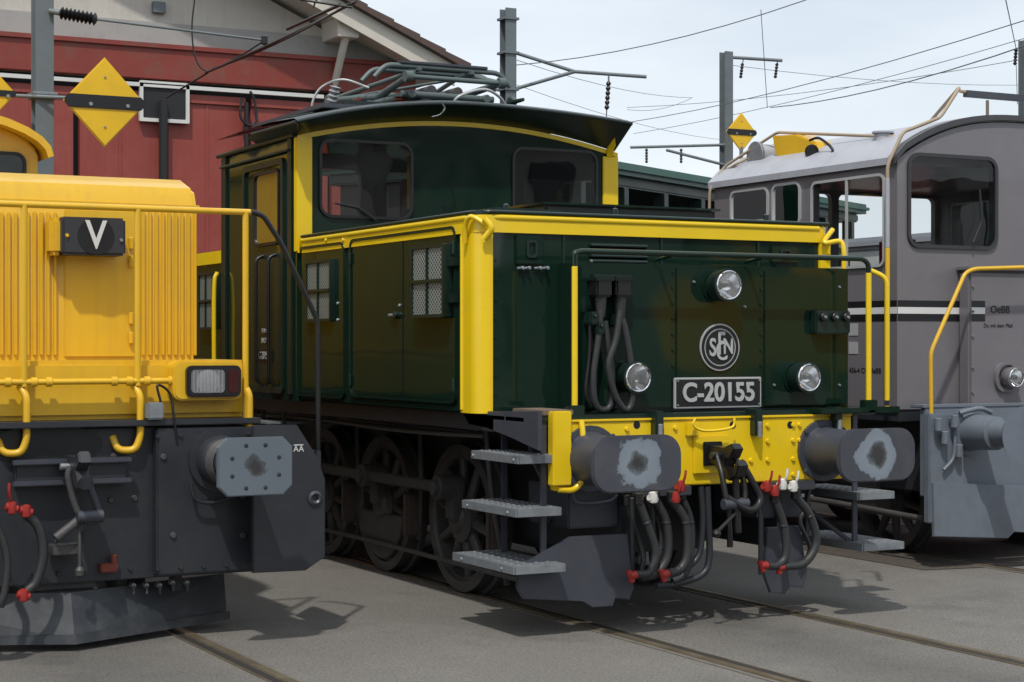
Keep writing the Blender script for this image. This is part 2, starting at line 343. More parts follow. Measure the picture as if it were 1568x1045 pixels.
# ================= GREEN LOCOMOTIVE =================
group('green_shunting_locomotive',(1.31,3,0))
XL,XR=-.05,2.62
extr('front_hood',rr(XL,XR,0,3.06,.07),'z',1.31,2.55,green,.02)
extr('hood_roof_edge',rr(XL-.012,XR+.012,-.014,3.06,.08),'z',2.545,2.572,greenmatt,.006)
ring('yellow_top_band',rr(XL-.02,XR+.02,-.02,3.07,.085),rr(XL+.03,XR-.03,.03,3.0,.04),'z',2.435,2.543,yel)
tube('yellow_top_roll',[(XL-.01,3.0,2.53),(XL-.01,.1,2.53),(XL+.08,-.01,2.53),(XR-.08,-.01,2.53)],.022,yel,sm=False)
tube('green_gutter',[(XL-.02,3.0,2.562),(XL-.02,.08,2.562),(XL+.06,-.022,2.562),(XR,-.022,2.562)],.012,greenmatt,sm=False)
def cornerband(x0,x1,y1,z0,z1):
    o=[(x1,-.022)]+[(x0+.085-.107*math.cos(t)*1.0,.085-.107*math.sin(t)) for t in [math.radians(90-90*k/12) for k in range(13)]]+[(x0-.022,y1)]
    i=[(x0+.03,y1),(x0+.03,.03),(x1,.03)]
    extr('yellow_corner_band',o+i,'z',z0,z1,yel,.004,ang=50)
cornerband(XL,.018,.215,1.31,2.434)
tube('corner_band_roll',[(XL-.02,.198,1.33),(XL-.02,.198,2.42)],.014,yel)
box('yellow_corner_trim',(PY(1254,0,-.01).x,2.64),(-.022,.05),(2.2,2.434),yel)
tube('corner_handle',[PY(742,335,-.06),PY(752,350,-.08),PY(742,366,-.04)],.022,yel)
tube('corner_handle_side',[PX(712,372,-.09),PX(713,345,-.10),PX(722,332,-.09),PY(745,345,-.05)],.016,yel)
tube('corner_handle_right',[PY(1275,352,-.02),PY(1262,372,-.06),PY(1286,370,-.10),PY(1292,385,-.12),PY(1292,418,-.12)],.018,yel)
x0,x1,z0,z1=rectY(788,361,830,405,0); box('inspection_hatch',(x0,x1),(-.022,.01),(z0,z1),green,.006)
ring('hatch_latch',rr(x0+.07,x1-.05,z0+.04,z1-.03,.02),rr(x0+.085,x1-.065,z0+.055,z1-.045,.012),'y',-.034,-.02,greenmatt)
for px in (796,806,823,834): 
    p=PY(px,411,0); cyl('hatch_pin',p,p+Vector((0,-.05,0)),.011,steel)
cyl('hatch_bar',PY(792,411,-.02),PY(810,411,-.02),.008,steel); cyl('hatch_bar',PY(818,411,-.02),PY(838,411,-.02),.008,steel)
x0,x1,z0,z1=rectY(1179,378,1220,403,0); box('inspection_hatch_right',(x0,x1),(-.02,.01),(z0,z1),green,.006)
ring('hatch_latch',rr(x0+.07,x1-.07,z0+.03,z1-.02,.015),rr(x0+.082,x1-.082,z0+.042,z1-.032,.01),'y',-.032,-.02,greenmatt)
for py in (379,387,395,403):
    x0,x1,z0,z1=rectY(902,py-3,989,py+1,0); box('louvre',(x0,x1),(-.03,.01),(z0,z1),greenmatt,.004,rot=('X',-25))
for px in (862,1012,1160):
    p=PY(px,400,-.0); box('panel_seam',(p.x-.008,p.x+.008),(-.012,.01),(1.32,2.43),greenmatt,.003)
box('wall_base_strip',(.04,.5),(-.018,.01),(1.315,1.35),green)
for z in [1.42+.12*k for k in range(8)]: bolt((.065,0,z),(0,-1,0),.008,greenmatt,.008)
# protruding front equipment box
BX0,BX1,BY=.51,2.62,-.25
extr('front_equipment_box',[(BX0,1.31),(BX1,1.31),(BX1,2.25),(BX0,2.25)],'y',BY,-.002,green,.018)
for pa,pb in((888,1027),(1034,1162),(1169,1294)):
    x0=PY(pa,0,BY).x;x1=PY(pb,0,BY).x
    box('box_door',(x0,x1),(BY-.012,BY+.01),(1.335,2.225),green,.008)
for px in (1030,1165):
    x=PY(px,0,BY).x
    for z in [1.4+.1*k for k in range(9)]: bolt((x,BY-.001,z),(0,-1,0),.009,greenmatt,.01)
for px,py in ((1062,432),(1140,470),(1185,590),(1285,440),(905,400),(1285,590)):
    p=PY(px,py,BY-.012); bolt((p.x,BY-.012,p.z),(0,-1,0),.010,steel,.012)
YB=BY-.012
for px,py,r in((975,578,.088),(1235,578,.088),(1113,438,.092)):
    p=PY(px-16,py,YB); lamp((p.x,YB,p.z),r,body=greenmatt,ln=.14)
    lathe('lamp_flange',[(0,0),(r*1.25,0),(r*1.25,.014),(0,.014)],(p.x,YB,p.z),(0,-1,0),green)
p=PY(1101,532,YB); c=Vector((p.x,YB,p.z))
lathe('emblem_plate',[(0,0),(.152,0),(.152,.012),(0,.012)],c,(0,-1,0),alu,40)
lathe('emblem_field',[(.143,.010),(.143,.0145),(.122,.0145),(.122,.01)],c,(0,-1,0),black,40)
lathe('emblem_center',[(0,.0145),(.113,.0145),(.113,.010)],c,(0,-1,0),black,40)
yl=YB-.0165
text('emblem_letter',"S",(c.x-.06,yl,c.z-.006),.16,alu,off=.003,sx=.72)
text('emblem_letter',"N",(c.x+.06,yl,c.z+.002),.14,alu,off=.003,sx=.75)
text('emblem_letter',"F",(c.x+.006,yl-.001,c.z+.018),.21,alu,off=.002,sx=.62)
text('emblem_letter',"C",(c.x+.008,yl-.002,c.z-.03),.17,alu,off=.001,sx=.8)
x0,x1,z0,z1=rectY(1033,578,1166,625,YB-.02)
box('number_plate',(x0,x1),(YB-.02,YB),(z0,z1),alu,.004)
box('number_plate_field',(x0+.012,x1-.012),(YB-.023,YB-.01),(z0+.012,z1-.012),black,.001)
text('number_text',"C-20155",((x0+x1)/2,YB-.026,(z0+z1)/2-.002),.168,alu,off=.004,sx=.95)
for sx_ in(x0+.022,x1-.022):
    for sz in(z0+.022,z1-.022): bolt((sx_,YB-.023,sz),(0,-1,0),.007,steel,.008)
for a,b in((908,932),(938,962)):
    x0,x1,z0,z1=rectY(a,428,b,455,YB-.06); box('jumper_socket',(x0,x1),(YB-.11,YB),(z0,z1),black,.012)
    x0,x1,z0,z1=rectY(a-3,425,b+3,431,YB-.06); box('socket_lid',(x0,x1),(YB-.12,YB),(z0,z1),greenmatt,.006)
    x0,x1,z0,z1=rectY(a+3,455,b-3,474,YB-.06); cyl('jumper_plug',((x0+x1)/2,YB-.06,z1),((x0+x1)/2,YB-.06,z0-.05),.038,rubber,16,.028)
p=PY(935,428,YB); box('socket_mount',(p.x-.14,p.x+.14),(YB-.03,YB),(p.z-.02,p.z+.03),greenmatt)
yy=YB-.07
tube('jumper_cable',[PY(q[0],q[1],yy) for q in((920,475),(916,520),(909,575),(911,615),(922,628),(936,618),(937,570),(930,520),(926,492))],.022,rubber)
yy=YB-.11
tube('jumper_cable',[PY(q[0],q[1],yy) for q in((950,475),(943,520),(932,560),(942,605),(958,628),(968,612),(966,560),(958,510),(952,488))],.022,rubber)
tube('jumper_cable',[PY(q[0],q[1],YB-.05) for q in((903,480),(903,540),(897,600),(905,622))],.012,black)
for a,py in((905,485),(915,500),(944,488)):
    p=PY(a,py,YB-.05); box('cable_holder',(p.x-.03,p.x+.03),(YB-.1,YB),(p.z-.05,p.z+.03),greenmatt,.01)
    cyl('holder_knob',(p.x,YB-.1,p.z),(p.x,YB-.12,p.z),.010,greenmatt)
x0,x1,z0,z1=rectY(1240,476,1293,512,YB); box('socket_box',(x0,x1),(YB-.07,YB),(z0,z1),greenmatt,.01)
for k in range(3):
    xx=x0+.05+k*(x1-x0-.1)/2; cyl('socket_cap',(xx,YB-.07,z1-.045),(xx,YB-.10,z1-.045),.028,black); bolt((xx,YB-.1,z1-.045),(0,-1,0),.012,steel)
box('front_platform',(.0,2.64),(-.5,-.255),(1.272,1.308),greenmatt)
box('front_platform_left',(0,.5),(-.25,-.02),(1.272,1.308),greenmatt)
x0,x1,z0,z1=rectY(826,613,872,627,-.45); box('wooden_step',(x0,x1),(-.5,-.1),(1.312,1.345),wood,.004)
RY=-.45; zr=2.295
xl=PY(880,0,RY).x; xr2=PY(1330,0,RY).x
tube('front_handrail',[(xl,RY,zr-.12),(xl,RY,zr-.02),(xl+.0,RY,zr),(xl+.05,RY,zr+.012),(xr2-.05,RY,zr+.012),(xr2,RY,zr-.02),(xr2,RY,zr-.12)],.018,green,sm=False)
for x in(xl,xr2):
    cyl('handrail_post',(x,RY,1.36),(x,RY,zr-.08),.019,yel); box('post_bracket',(x-.055,x+.055),(RY-.03,RY+.03),(1.29,1.37),green)
x=PY(1030,0,RY).x; cyl('handrail_clip',(x,RY,zr),(x,BY,zr-.02),.012,green); x=PY(1168,0,RY).x; cyl('handrail_clip',(x,RY,zr),(x,BY,zr-.02),.012,green)
x=PY(1358,0,-.1).x; tube('side_grab_rail',[(x-.1,-.05,2.25),(x,-.1,2.2),(x,-.1,1.35)],.018,yel,sm=False)
box('right_step_bracket',(2.5,2.85),(-.5,-.25),(1.28,1.325),green)
box('lamp_step',(2.1,2.5),(-.62,-.45),(1.29,1.325),green)
box('buffer_beam',(.195,2.425),(-.52,-.46),(.86,1.27),yel,.008)
box('beam_top_angle',(.195,2.425),(-.53,-.455),(1.2705,1.285),yel,.003)
x0,x1,z0,z1=rectY(846,630,870,744,-.55); box('beam_end_bracket',(x0,x1+.02),(-.56,-.49),(z0,z1),yel,.006)
for x in [.24,.62,.70,.92,1.05,1.62,1.75,1.95,2.0,2.38]:
    for z in(.90,1.0,1.12,1.22):
        if random.random()<.72: bolt((x,-.52,z),(0,-1,0),.016,yel,.014)
for px in(975,1122,1210): 
    p=PY(px,651,-.52); lathe('beam_hole',[(0,0),(.024,0),(.024,.003),(0,.003)],(p.x,-.519,p.z),(0,-1,0),black,16)
p=PY(1057,657,-.52); box('beam_box',(p.x-.04,p.x+.04),(-.56,-.52),(p.z-.045,p.z+.045),yel,.008)
for px in(1008,1160,1282):
    p=PY(px,650,-.56); box('beam_clamp',(p.x-.03,p.x+.03),(-.58,-.46),(1.16,1.33),greenmatt); cyl('clamp_bolt',(p.x,-.585,1.15),(p.x,-.585,1.25),.015,steel)
tube('left_yellow_lower_rail',[(xl,RY-.08,1.28),(xl,RY-.1,1.2),(xl,RY-.1,.92),(xl-.06,RY-.1,.86),(xl-.16,RY-.08,.87)],.019,yel,sm=False)
tube('beam_lower_pipe',[PY(q[0],q[1],-.6) for q in((1065,640),(1062,652),(1080,660),(1120,655),(1125,640))],.009,yel)
bufm=[buffermat('buffer_face_worn',.435,1.05,(.046,.050,.064)),buffermat('buffer_face_worn_b',2.185,1.05,(.046,.050,.064))]
for i,bx in enumerate((.435,2.185)):
    c=(bx,-.52,1.05)
    lathe('buffer_flange',[(0,0),(.2,0),(.2,.025),(0,.025)],c,(0,-1,0),frameg)
    lathe('buffer_housing',[(.165,.02),(.15,.06),(.14,.30),(.148,.31),(.148,.34),(.1,.345)],c,(0,-1,0),frameg)
    lathe('buffer_plunger',[(.115,.3),(.11,.50),(.14,.53)],c,(0,-1,0),frameg)
    extr('buffer_head',rr(bx-.3,bx+.3,.885,1.215,.12,8),'y',-1.085,-1.05,bufm[i],.008)
    for dx in(-.15,.15):
        for dz in(-.13,.13): bolt((bx+dx,-.545,1.05+dz),(0,-1,0),.018,frameg)
hx=1.31
box('hook_plate',(hx-.13,hx+.13),(-.545,-.52),(.93,1.17),yel)
box('hook_slot',(hx-.07,hx+.07),(-.56,-.545),(.98,1.13),black)
hk=[(-.5,1.11),(-.72,1.10),(-.80,1.13),(-.84,1.10),(-.80,1.04),(-.75,1.03),(-.74,.99),(-.78,.975),(-.83,.985),(-.86,1.03),(-.89,1.0),(-.86,.93),(-.78,.90),(-.68,.93),(-.62,.99),(-.5,.99)]
extr('draw_hook',hk,'x',hx-.04,hx+.04,black,.008)
for s in(-1,1): tube('coupling_link',[(hx+s*.06,-.68,1.06),(hx+s*.075,-.76,.95),(hx+s*.07,-.80,.80),(hx+s*.05,-.80,.76)],.02,black)
cyl('coupling_pin',(hx-.1,-.68,1.05),(hx+.1,-.68,1.05),.024,black)
cyl('coupling_screw',(hx+.0,-.8,.95),(hx+.02,-.8,.58),.022,black); cyl('coupling_nut',(hx-.09,-.8,.76),(hx+.09,-.8,.76),.035,frameg)
tube('coupling_shackle',[(hx-.06,-.8,.80),(hx+.08,-.84,.72),(hx+.17,-.82,.78),(hx+.12,-.8,.9),(hx+.05,-.78,1.02)],.022,black)
cyl('screw_lever',(hx,-.8,.7),(hx-.16,-.84,.60),.012,black); lathe('lever_weight',[(0,-.03),(.022,-.02),(.03,.0),(.022,.02),(0,.03)],(hx-.17,-.845,.59),(0,0,1),black,12)
def hose(pts,r=.026,y=-.62,ends=True,cock=True):
    q=[PY(a,b,y+(p[0] if p else 0)) for a,b,*p in pts]; tube('air_hose',q,r,rubber,n=12)
    if ends:
        e=q[-1]; d=(q[-1]-q[-2]).normalized(); cyl('hose_coupling',e,e+d*.05,.026,red); cyl('coupling_claw',e+d*.04+Vector((-.02,-.0,.03)),e+d*.05+Vector((.02,0,-.04)),.018,red)
    for k in(1,-2): cyl('hose_clip',q[k]-(q[k+1]-q[k]).normalized()*.006,q[k]+(q[k+1]-q[k]).normalized()*.008,r*1.12,dark)
    if cock:
        e=q[0]; cyl('hose_nut',e+Vector((0,0,.05)),e-Vector((0,0,.02)),.03,black)
hose([(978,768),(990,800),(1004,845),(995,876),(975,880)])
hose([(1003,765),(1020,800),(1022,850),(1005,878),(980,884)],.028,-.58,ends=False)
hose([(1028,765),(1050,800),(1052,850),(1040,873),(1024,878)],.028)
hose([(1186,765),(1200,805),(1203,850),(1190,866),(1175,866)],.027)
hose([(1218,760),(1240,790),(1250,830),(1232,862),(1200,868)],.027,cock=True)
hose([(990,765),(1008,800),(1012,840),(1000,870)],.022,-.52,ends=False)
hose([(1044,760),(1058,800),(1058,850),(1048,880),(1030,890)],.022,-.52,ends=False)
hose([(960,770),(972,810),(985,850),(980,885)],.018,-.5,ends=False)
tube('brake_pipe',[PY(a,b,-.5) for a,b in((1083,745),(1085,800),(1086,855),(1075,880),(1040,893),(1005,897))],.022,dark)
tube('brake_pipe',[PY(a,b,-.5) for a,b in((1073,745),(1076,800),(1070,850),(1050,872))],.02,dark)
tube('brake_pipe',[PY(a,b,-.5) for a,b in((1240,740),(1235,775),(1225,800),(1240,840),(1225,868))],.014,dark)
for a in(968,1000,1165): cyl('hose_bracket',PY(a,762,-.55),PY(a,880,-.5),.017,dark)
box('hose_carrier',(.75,1.15),(-.56,-.5),(.80,.86),frameg)
box('hose_carrier_right',(1.72,2.1),(-.56,-.5),(.80,.86),frameg)
for px,py,mm in((1042,745,red),(1034,762,red),(1174,745,red),(1186,752,red),(1198,742,white),(1215,745,white),(1000,762,white)):
    p=PY(px,py,-.64); cyl('angle_cock',p+Vector((-.03,0,.0)),p+Vector((.035,.02,-.02)),.022,mm); tube('cock_handle',[p,p+Vector((.01,-.03,.05)),p+Vector((.02,-.03,.10))],.008,mm)
    lathe('cock_body',[(0,-.04),(.026,-.03),(.03,0),(.026,.03),(0,.04)],p,(0,0,1),mm,14)
cyl('hanging_rod',PY(1116,775,-.66),PY(1118,838,-.66),.014,black,12,.02)
pl=[PY(a,b,-.5) for a,b in((872,822),(958,817),(968,900),(962,918),(940,916),(936,928),(905,930),(890,921),(800,917),(790,900),(792,868))]
extr('wheel_guard_plate',[(p.x,p.z) for p in pl],'y',-.52,-.49,frameg,.004)
pl=[PY(a,b,-.45) for a,b in((1172,808),(1222,805),(1234,880),(1228,900),(1208,898),(1200,909),(1178,908),(1168,880))]
extr('wheel_guard_plate',[(p.x,p.z) for p in pl],'y',-.47,-.44,frameg,.004)
x0,x1,z0,z1=rectY(868,742,945,808,-.4); box('frame_end_box',(x0,x1),(-.42,.1),(z0,z1),frameg,.01)
box('frame_end_box_right',(1.75,2.1),(-.42,.1),(z0,z1),frameg,.01)
def steps(sx,xin,ya,yb):
    for z,w_,k in((1.08,.26,.0),(.77,.30,.05),(.44,.34,.1)):
        xa,xb=(xin-w_,xin) if sx<0 else (xin,xin+w_)
        box('step_tread',(xa,xb),(ya-.02-k,yb+k),(z-.012,z),steel,.003)
        for xx in(xa,xb): box('step_tread_lip',(xx-.006,xx+.006),(ya-.02-k,yb+k),(z-.05,z-.001),steel,.002)
        for yk in(ya-.02-k,yb+k): box('step_tread_lip',(xa+.007,xb-.007),(yk-.006,yk+.006),(z-.05,z-.001),steel,.002)
        nb=10
        for j in range(nb):
            for i2 in range(4):
                bolt((xa+.05+i2*(xb-xa-.1)/3,ya+.02-k+j*(yb-ya+2*k-.06)/(nb-1),z),(0,0,1),.010,steel,.004)
        for yk in(ya+.03,yb-.03): bolt((xa-.004,yk,z-.028),(sx,0,0),.010,steel,.01)
    xm=xin+sx*.06
    for yk in(ya+.04,yb-.05): box('step_hanger',(xm-.02,xm+.02),(yk-.009,yk+.009),(.40,1.28),frameg,.003)
    tube('step_brace',[(xm,ya+.05,.42),(xin+.1*-sx,(ya+yb)/2,.62),(xin+.3*-sx,(ya+yb)/2+.1,.8)],.016,frameg,sm=False)
steps(-1,.20,-.52,.08)
steps(1,2.42,-.52,.08)
box('cab_side_grate',(2.45,2.62),(-.4,.1),(1.0,1.03),steel)
tube('bumper_pipe',[PY(a,b,-.5) for a,b in((878,748),(884,770),(930,768),(945,758))],.012,frameg)
box('main_frame_left',(.70,.74),(-.45,8.0),(.42,1.27),dark,.004); box('main_frame_right',(1.88,1.92),(-.45,8.0),(.42,1.27),dark,.004)
box('frame_core',(.80,1.82),(.3,7.6),(.35,1.25),dark)
box('sole_bar_left',(.0,.06),(-.1,8.0),(1.2,1.305),dark,.004); box('sole_bar_right',(2.52,2.58),(-.1,8.0),(1.2,1.305),dark,.004)
box('underfloor',(.06,2.52),(-.1,8.0),(1.255,1.3),dark)
sp=[PX(a,b,.02) for a,b in((712,630),(828,630),(828,690),(790,672),(750,656),(722,650))]
extr('frame_gusset',[(p.y,p.z) for p in sp],'x',.0,.03,frameg,.003)
sp=[PY(a,b,-.3) for a,b in((800,632),(846,632),(846,740),(835,750),(812,700))]
extr('frame_end_plate',[(p.x,p.z) for p in sp],'y',-.32,-.29,frameg,.003)
for s,xw in((-1,.50),(1,2.12)):
    for k,(yw,cw) in enumerate(((1.4,False),(2.75,True),(3.95,False),(5.6,False))):
        wheel(xw,yw,.52,.52,s,under,cw)
        cyl('crank_boss',(xw,yw,.74),(xw+s*.19,yw,.74),.085,under); cyl('crank_pin',(xw+s*.15,yw,.74),(xw+s*.22,yw,.74),.05,under)
        box('crank_web',(min(xw,xw+s*.08),max(xw,xw+s*.08)),(yw-.09,yw+.09),(.5,.78),under,.02)
        box('brake_block',(xw-.1,xw+.02),(yw-.66,yw-.58),(.32,.66),rust,.02)
        tube('brake_hanger',[(xw-s*.02,yw-.63,1.2),(xw-s*.02,yw-.66,.7),(xw-s*.02,yw-.62,.3)],.022,under)
        for q in range(5): box('leaf_spring',(xw-.13,xw-.05),(yw-.5+q*.06,yw+.5-q*.06),(1.18-q*.022,1.198-q*.022),under,.003)
    box('coupling_rod',(min(xw+s*.13,xw+s*.17),max(xw+s*.13,xw+s*.17)),(1.4,5.6),(.70,.78),under,.01)
tube('sand_pipe',[(.3,.6,1.2),(.35,.62,.8),(.5,.75,.3),(.56,.8,.12)],.02,under)
tube('air_line',[(.08,.2,1.16),(.08,1.5,1.14),(.08,3,1.16),(.08,5,1.15)],.014,under)
tube('brake_pull_rod',[(.45,.2,.20),(.45,3,.22),(.45,5.5,.2)],.018,under)
def doorX(a,b,c,d,pro=.014,name='hood_side_door'):
    y0,y1,z0,z1=rectX(a,b,c,d,XL)
    extr(name,rr(y0,y1,z0,z1,.05),'x',XL-pro,XL+.01,green,.005)
    ring(name+'_bead',rr(y0-.02,y1+.02,z0-.02,z1+.02,.06),rr(y0+.0,y1-.0,z0+.0,z1-.0,.05),'x',XL-pro-.012,XL+.01,green)
    return y0,y1,z0,z1
y0,y1,z0,z1=doorX(541,361,700,609)
ys=PX(620,0,XL).y; box('door_seam',(XL-.019,XL-.010),(ys-.004,ys+.004),(z0+.02,z1-.02),black,0)
for zz_ in(z0+.1,z1-.12):
    for yk in(y0,y1): cyl('door_hinge',(XL-.025,yk,zz_-.04),(XL-.025,yk,zz_+.04),.012,greenmatt)
doorX(457,379,529,605,name='hood_side_door_rear')
p=PX(607,483,XL-.03); cyl('door_handle',p,p+Vector((0,.12,0)),.012,steel); cyl('door_handle_hub',p+Vector((.03,0,0)),p-Vector((.02,0,0)),.024,greenmatt); bolt(PX(613,468,XL-.015),(-1,0,0),.012,steel)
def grille(a,b,c,d,xx,pro):
    y0,y1,z0,z1=rectX(a,b,c,d,xx-pro)
    ring('grille_frame',rr(y0,y1,z0,z1,.01,2),rr(y0+.022,y1-.022,z0+.022,z1-.022,.004,2),'x',xx-pro,xx,greenmatt)
    box('grille_mesh',(xx-pro+.012,xx-pro+.02),(y0+.02,y1-.02),(z0+.02,z1-.02),meshm,0)
    ym=(y0+y1)/2;zm=(z0+z1)/2
    box('grille_bar_v',(xx-pro-.003,xx-pro+.012),(ym-.009,ym+.009),(z0+.023,z1-.023),greenmatt,.002)
    box('grille_bar_h',(xx-pro-.005,xx-pro+.010),(y0+.023,y1-.023),(zm-.011,zm+.011),greenmatt,.002)
    return y0,y1,z0,z1
y0,y1,z0,z1=grille(628,375,678,487,XL,.09)
for yk,zk in((y0-.03,z1-.12),(y0-.03,z0+.12)): box('grille_lug',(XL-.06,XL),(yk-.03,yk+.03),(zk-.03,zk+.03),greenmatt); 
grille(467,398,505,493,XL,.05)
p=PX(517,490,XL-.02); 
for dz in(0,.12): bolt((XL-.014,p.y,p.z+dz),(-1,0,0),.012,steel)
for px in (500,526): bolt(PX(px,368,XL-.02),(-1,0,0),.016,yel)
box('hood_base_strip',(XL-.012,XL+.01),(.25,3.04),(1.312,1.345),green)
x0=PY(835,0,.4).x;x1=PY(1095,0,.4).x
box('hood_roof_hatch',(x0,x1),(.4,2.3),(2.572,2.655),greenmatt,.015)
box('hood_roof_hatch_lid',(x0-.03,x1+.03),(.37,2.33),(2.656,2.672),green,.004)
box('hood_roof_strip',(.1,.6),(.1,.7),(2.572,2.60),greenmatt)
for xx in(.2,1.0,2.2): lathe('lifting_eye',[(0,0),(.02,0),(.02,.05),(0,.06)],(xx,.12,2.57),(0,0,1),greenmatt)
# ---- cab
CX0,CX1,CY0,CY1=-.085,2.775,3.06,4.80
xc=1.345;hw=1.43
def zin(x): return 3.345+.18*(1-((x-xc)/hw)**2)
def zlip(x):
    t=(x-1.34)/1.54; return 3.635-(.22 if x<1.34 else .085)*t*t
n=24
arc=[(CX0+(CX1-CX0)*k/n) for k in range(n+1)]
pts=[(CX0,1.3),(CX1,1.3)]+[(q,zin(q)) for q in reversed(arc)]
cab=extr('cab_body',pts,'y',CY0,CY1,green,0)
a0,a1=PY(492,0,CY0).x,PY(628,0,CY0).x
b0,b1=PY(787,0,CY0).x,PY(911,0,CY0).x
yA,yB=PX(428,0,CX0).y,PX(392,0,CX0).y
cuts=[box('c',(CX0+.06,CX1-.06),(CY0+.06,CY1-.06),(1.5,3.335),black,0)]
for q0,q1,zt_ in((a0,a1,3.31),(b0,b1,3.33)):
    cuts.append(extr('c',rr(q0,q1,2.74,zt_,.08),'y',CY0-.2,CY0+.2,black))
for q0,q1 in((.02,1.15),(1.4,2.65)): cuts.append(extr('c',rr(q0,q1,2.60,3.27,.06),'y',CY1-.2,CY1+.2,black))
cuts.append(extr('c',rr(yA,yB,2.55,3.10,.05),'x',CX0-.2,CX0+.2,black)); cuts.append(extr('c',rr(yA-.2,yB,2.55,3.15,.05),'x',CX1-.2,CX1+.2,black))
carve(cab,cuts)
interior=M('cab_interior',(.05,.062,.055),.6)
box('driver_desk',(.5,1.5),(3.15,3.5),(1.5,2.62),interior,.03); box('controller',(1.7,2.1),(3.3,3.6),(1.5,2.85),interior,.04)
box('electrical_cabinet',(1.5,1.95),(4.2,4.7),(1.5,3.2),M('cabinet_grey',(.10,.11,.11),.5),.02)
lathe('controller_wheel',[(.12,0),(.14,.01),(.12,.02),(.10,.01),(.12,0)],(1.2,3.4,2.72),(0,-.3,1),steel)
x1=PY(477,0,CY0).x; box('yellow_pillar',(CX0-.008,x1),(CY0-.02,CY0-.001),(2.45,3.33),yel); box('yellow_pillar_edge',(CX0-.01,CX0-.001),(CY0,CY0+.04),(2.45,3.33),yel,.003)
x0=PY(922,0,CY0).x; box('yellow_pillar_right',(x0,CX1+.004),(CY0-.02,CY0-.001),(2.45,3.31),yel)
pts=[(q,zin(q)-.002) for q in arc]+[(q,zin(q)-.040) for q in reversed(arc)]
extr('yellow_arch_band',pts,'y',CY0-.018,CY0-.001,yel,.003)
box('yellow_cab_base',(CX0-.006,XL-.022),(CY0-.04,CY0-.0205),(2.435,2.543),yel)
def strip(name,fa,fb,xs,mat):
    bm=bmesh.new(); A=[bm.verts.new(fa(q)) for q in xs];B=[bm.verts.new(fb(q)) for q in xs]
    for i in range(len(xs)-1): bm.faces.new((A[i],A[i+1],B[i+1],B[i]))
    return finish(bm,name,mat)
LX,RX,LY=-.20,2.74,2.76
xs=[LX+(RX-LX)*k/30 for k in range(31)]
bm=bmesh.new(); rows=[]
for yv,dz in((LY,-.012),(LY+.0,.006),(LY+.06,.026),(3.3,.05),(3.75,.055),(4.9,.045)):
    xa=LX if yv<3.76 else -.14
    rows.append([bm.verts.new((xa+(RX-xa)*k/30,yv,zlip(xa+(RX-xa)*k/30)+dz)) for k in range(31)])
for A,B in zip(rows,rows[1:]):
    for i in range(30): bm.faces.new((A[i],A[i+1],B[i+1],B[i]))
finish(bm,'roof_shell',roofm)
for yk in(3.2,3.8,4.4): tube('roof_seam',[(q,yk,zlip(q)+.05) for q in xs[1:]],.008,roofm,n=6,sub=1)
strip('roof_visor_cove',lambda q:(q,LY,zlip(q)-.02),lambda q:(min(max(q,CX0),CX1),CY0-.021,zin(min(max(q,CX0),CX1))-.0),xs,greenmatt)
strip('roof_underside_left',lambda q:(LX+.0,q,zlip(LX)-.01),lambda q:(CX0,q,zin(CX0)-.005),[LY+(3.9-LY)*k/4 for k in range(5)],greenmatt)
tube('roof_rain_lip',[(q,LY,zlip(q)-.008) for q in xs],.016,roofm,n=8,sub=2)
tube('roof_side_lip',[(LX,LY,zlip(LX)-.008),(LX,3.75,zlip(LX)-.0)],.016,roofm)
tube('roof_gutter_left',[(CX0-.02,CY0,3.345),(CX0-.02,CY1+.1,3.345)],.02,greenmatt)
pts=[(LY+.05,zlip(RX)-.03),(CY0-.02,zlip(RX)-.02),(CY0-.02,3.30),(LY+.24,3.38)]
extr('visor_end_bracket',pts,'x',RX-.08,RX-.02,yel,.004)
def winY(x0,x1,z0,z1,y,r,mat=glassd,fr=black,fw=.028,pro=.02):
    ring('window_seal',rr(x0-fw,x1+fw,z0-fw,z1+fw,r+fw),rr(x0,x1,z0,z1,r),'y',y-pro,y-.001,fr)
    bm=bmesh.new(); bm.faces.new([bm.verts.new((a,y-.006,b)) for a,b in rr(x0,x1,z0,z1,r)]); finish(bm,'window_pane',mat)
def winX(y0,y1,z0,z1,x,r,mat=glassd,fr=black,fw=.025,pro=.02):
    s=-.001 if pro>0 else .001
    ring('window_seal',rr(y0-fw,y1+fw,z0-fw,z1+fw,r+fw),rr(y0,y1,z0,z1,r),'x',x-pro,x+s,fr)
    bm=bmesh.new(); bm.faces.new([bm.verts.new((x+6*s,a,b)) for a,b in rr(y0,y1,z0,z1,r)]); finish(bm,'window_pane',mat)
winY(a0,a1,2.74,3.31,CY0,.08,glassc,fw=.022)
winY(b0,b1,2.74,3.33,CY0,.08,glassc,fw=.022)
tube('wiper',[(a0+.45,CY0-.04,2.70),(a0+.3,CY0-.04,2.80),(a0+.1,CY0-.035,2.83)],.007,black,sm=False)
tube('wiper',[(b0+.45,CY0-.04,2.70),(b0+.35,CY0-.04,2.82),(b0+.1,CY0-.035,2.85)],.007,black,sm=False)
y0,y1,z0,z1=rectX(374,250,436,600,CX0); 
ring('cab_door_frame',rr(y0,y1,1.35,3.2,.06),rr(y0+.05,y1-.05,1.40,3.15,.04),'x',CX0-.02,CX0-.001,greenmatt)
winX(yA,yB,2.55,3.10,CX0,.05,mat=glassdoor)
box('cab_door_panel',(CX0-.012,CX0-.001),(yA-.05,yB+.05),(1.45,2.45),greenmatt)
for px in(392,411):
    yk=PX(px,0,CX0-.07).y; tube('door_grab_rail',[(CX0,yk,2.45),(CX0-.07,yk,2.42),(CX0-.07,yk,1.45),(CX0,yk,1.40)],.014,black,sm=False)
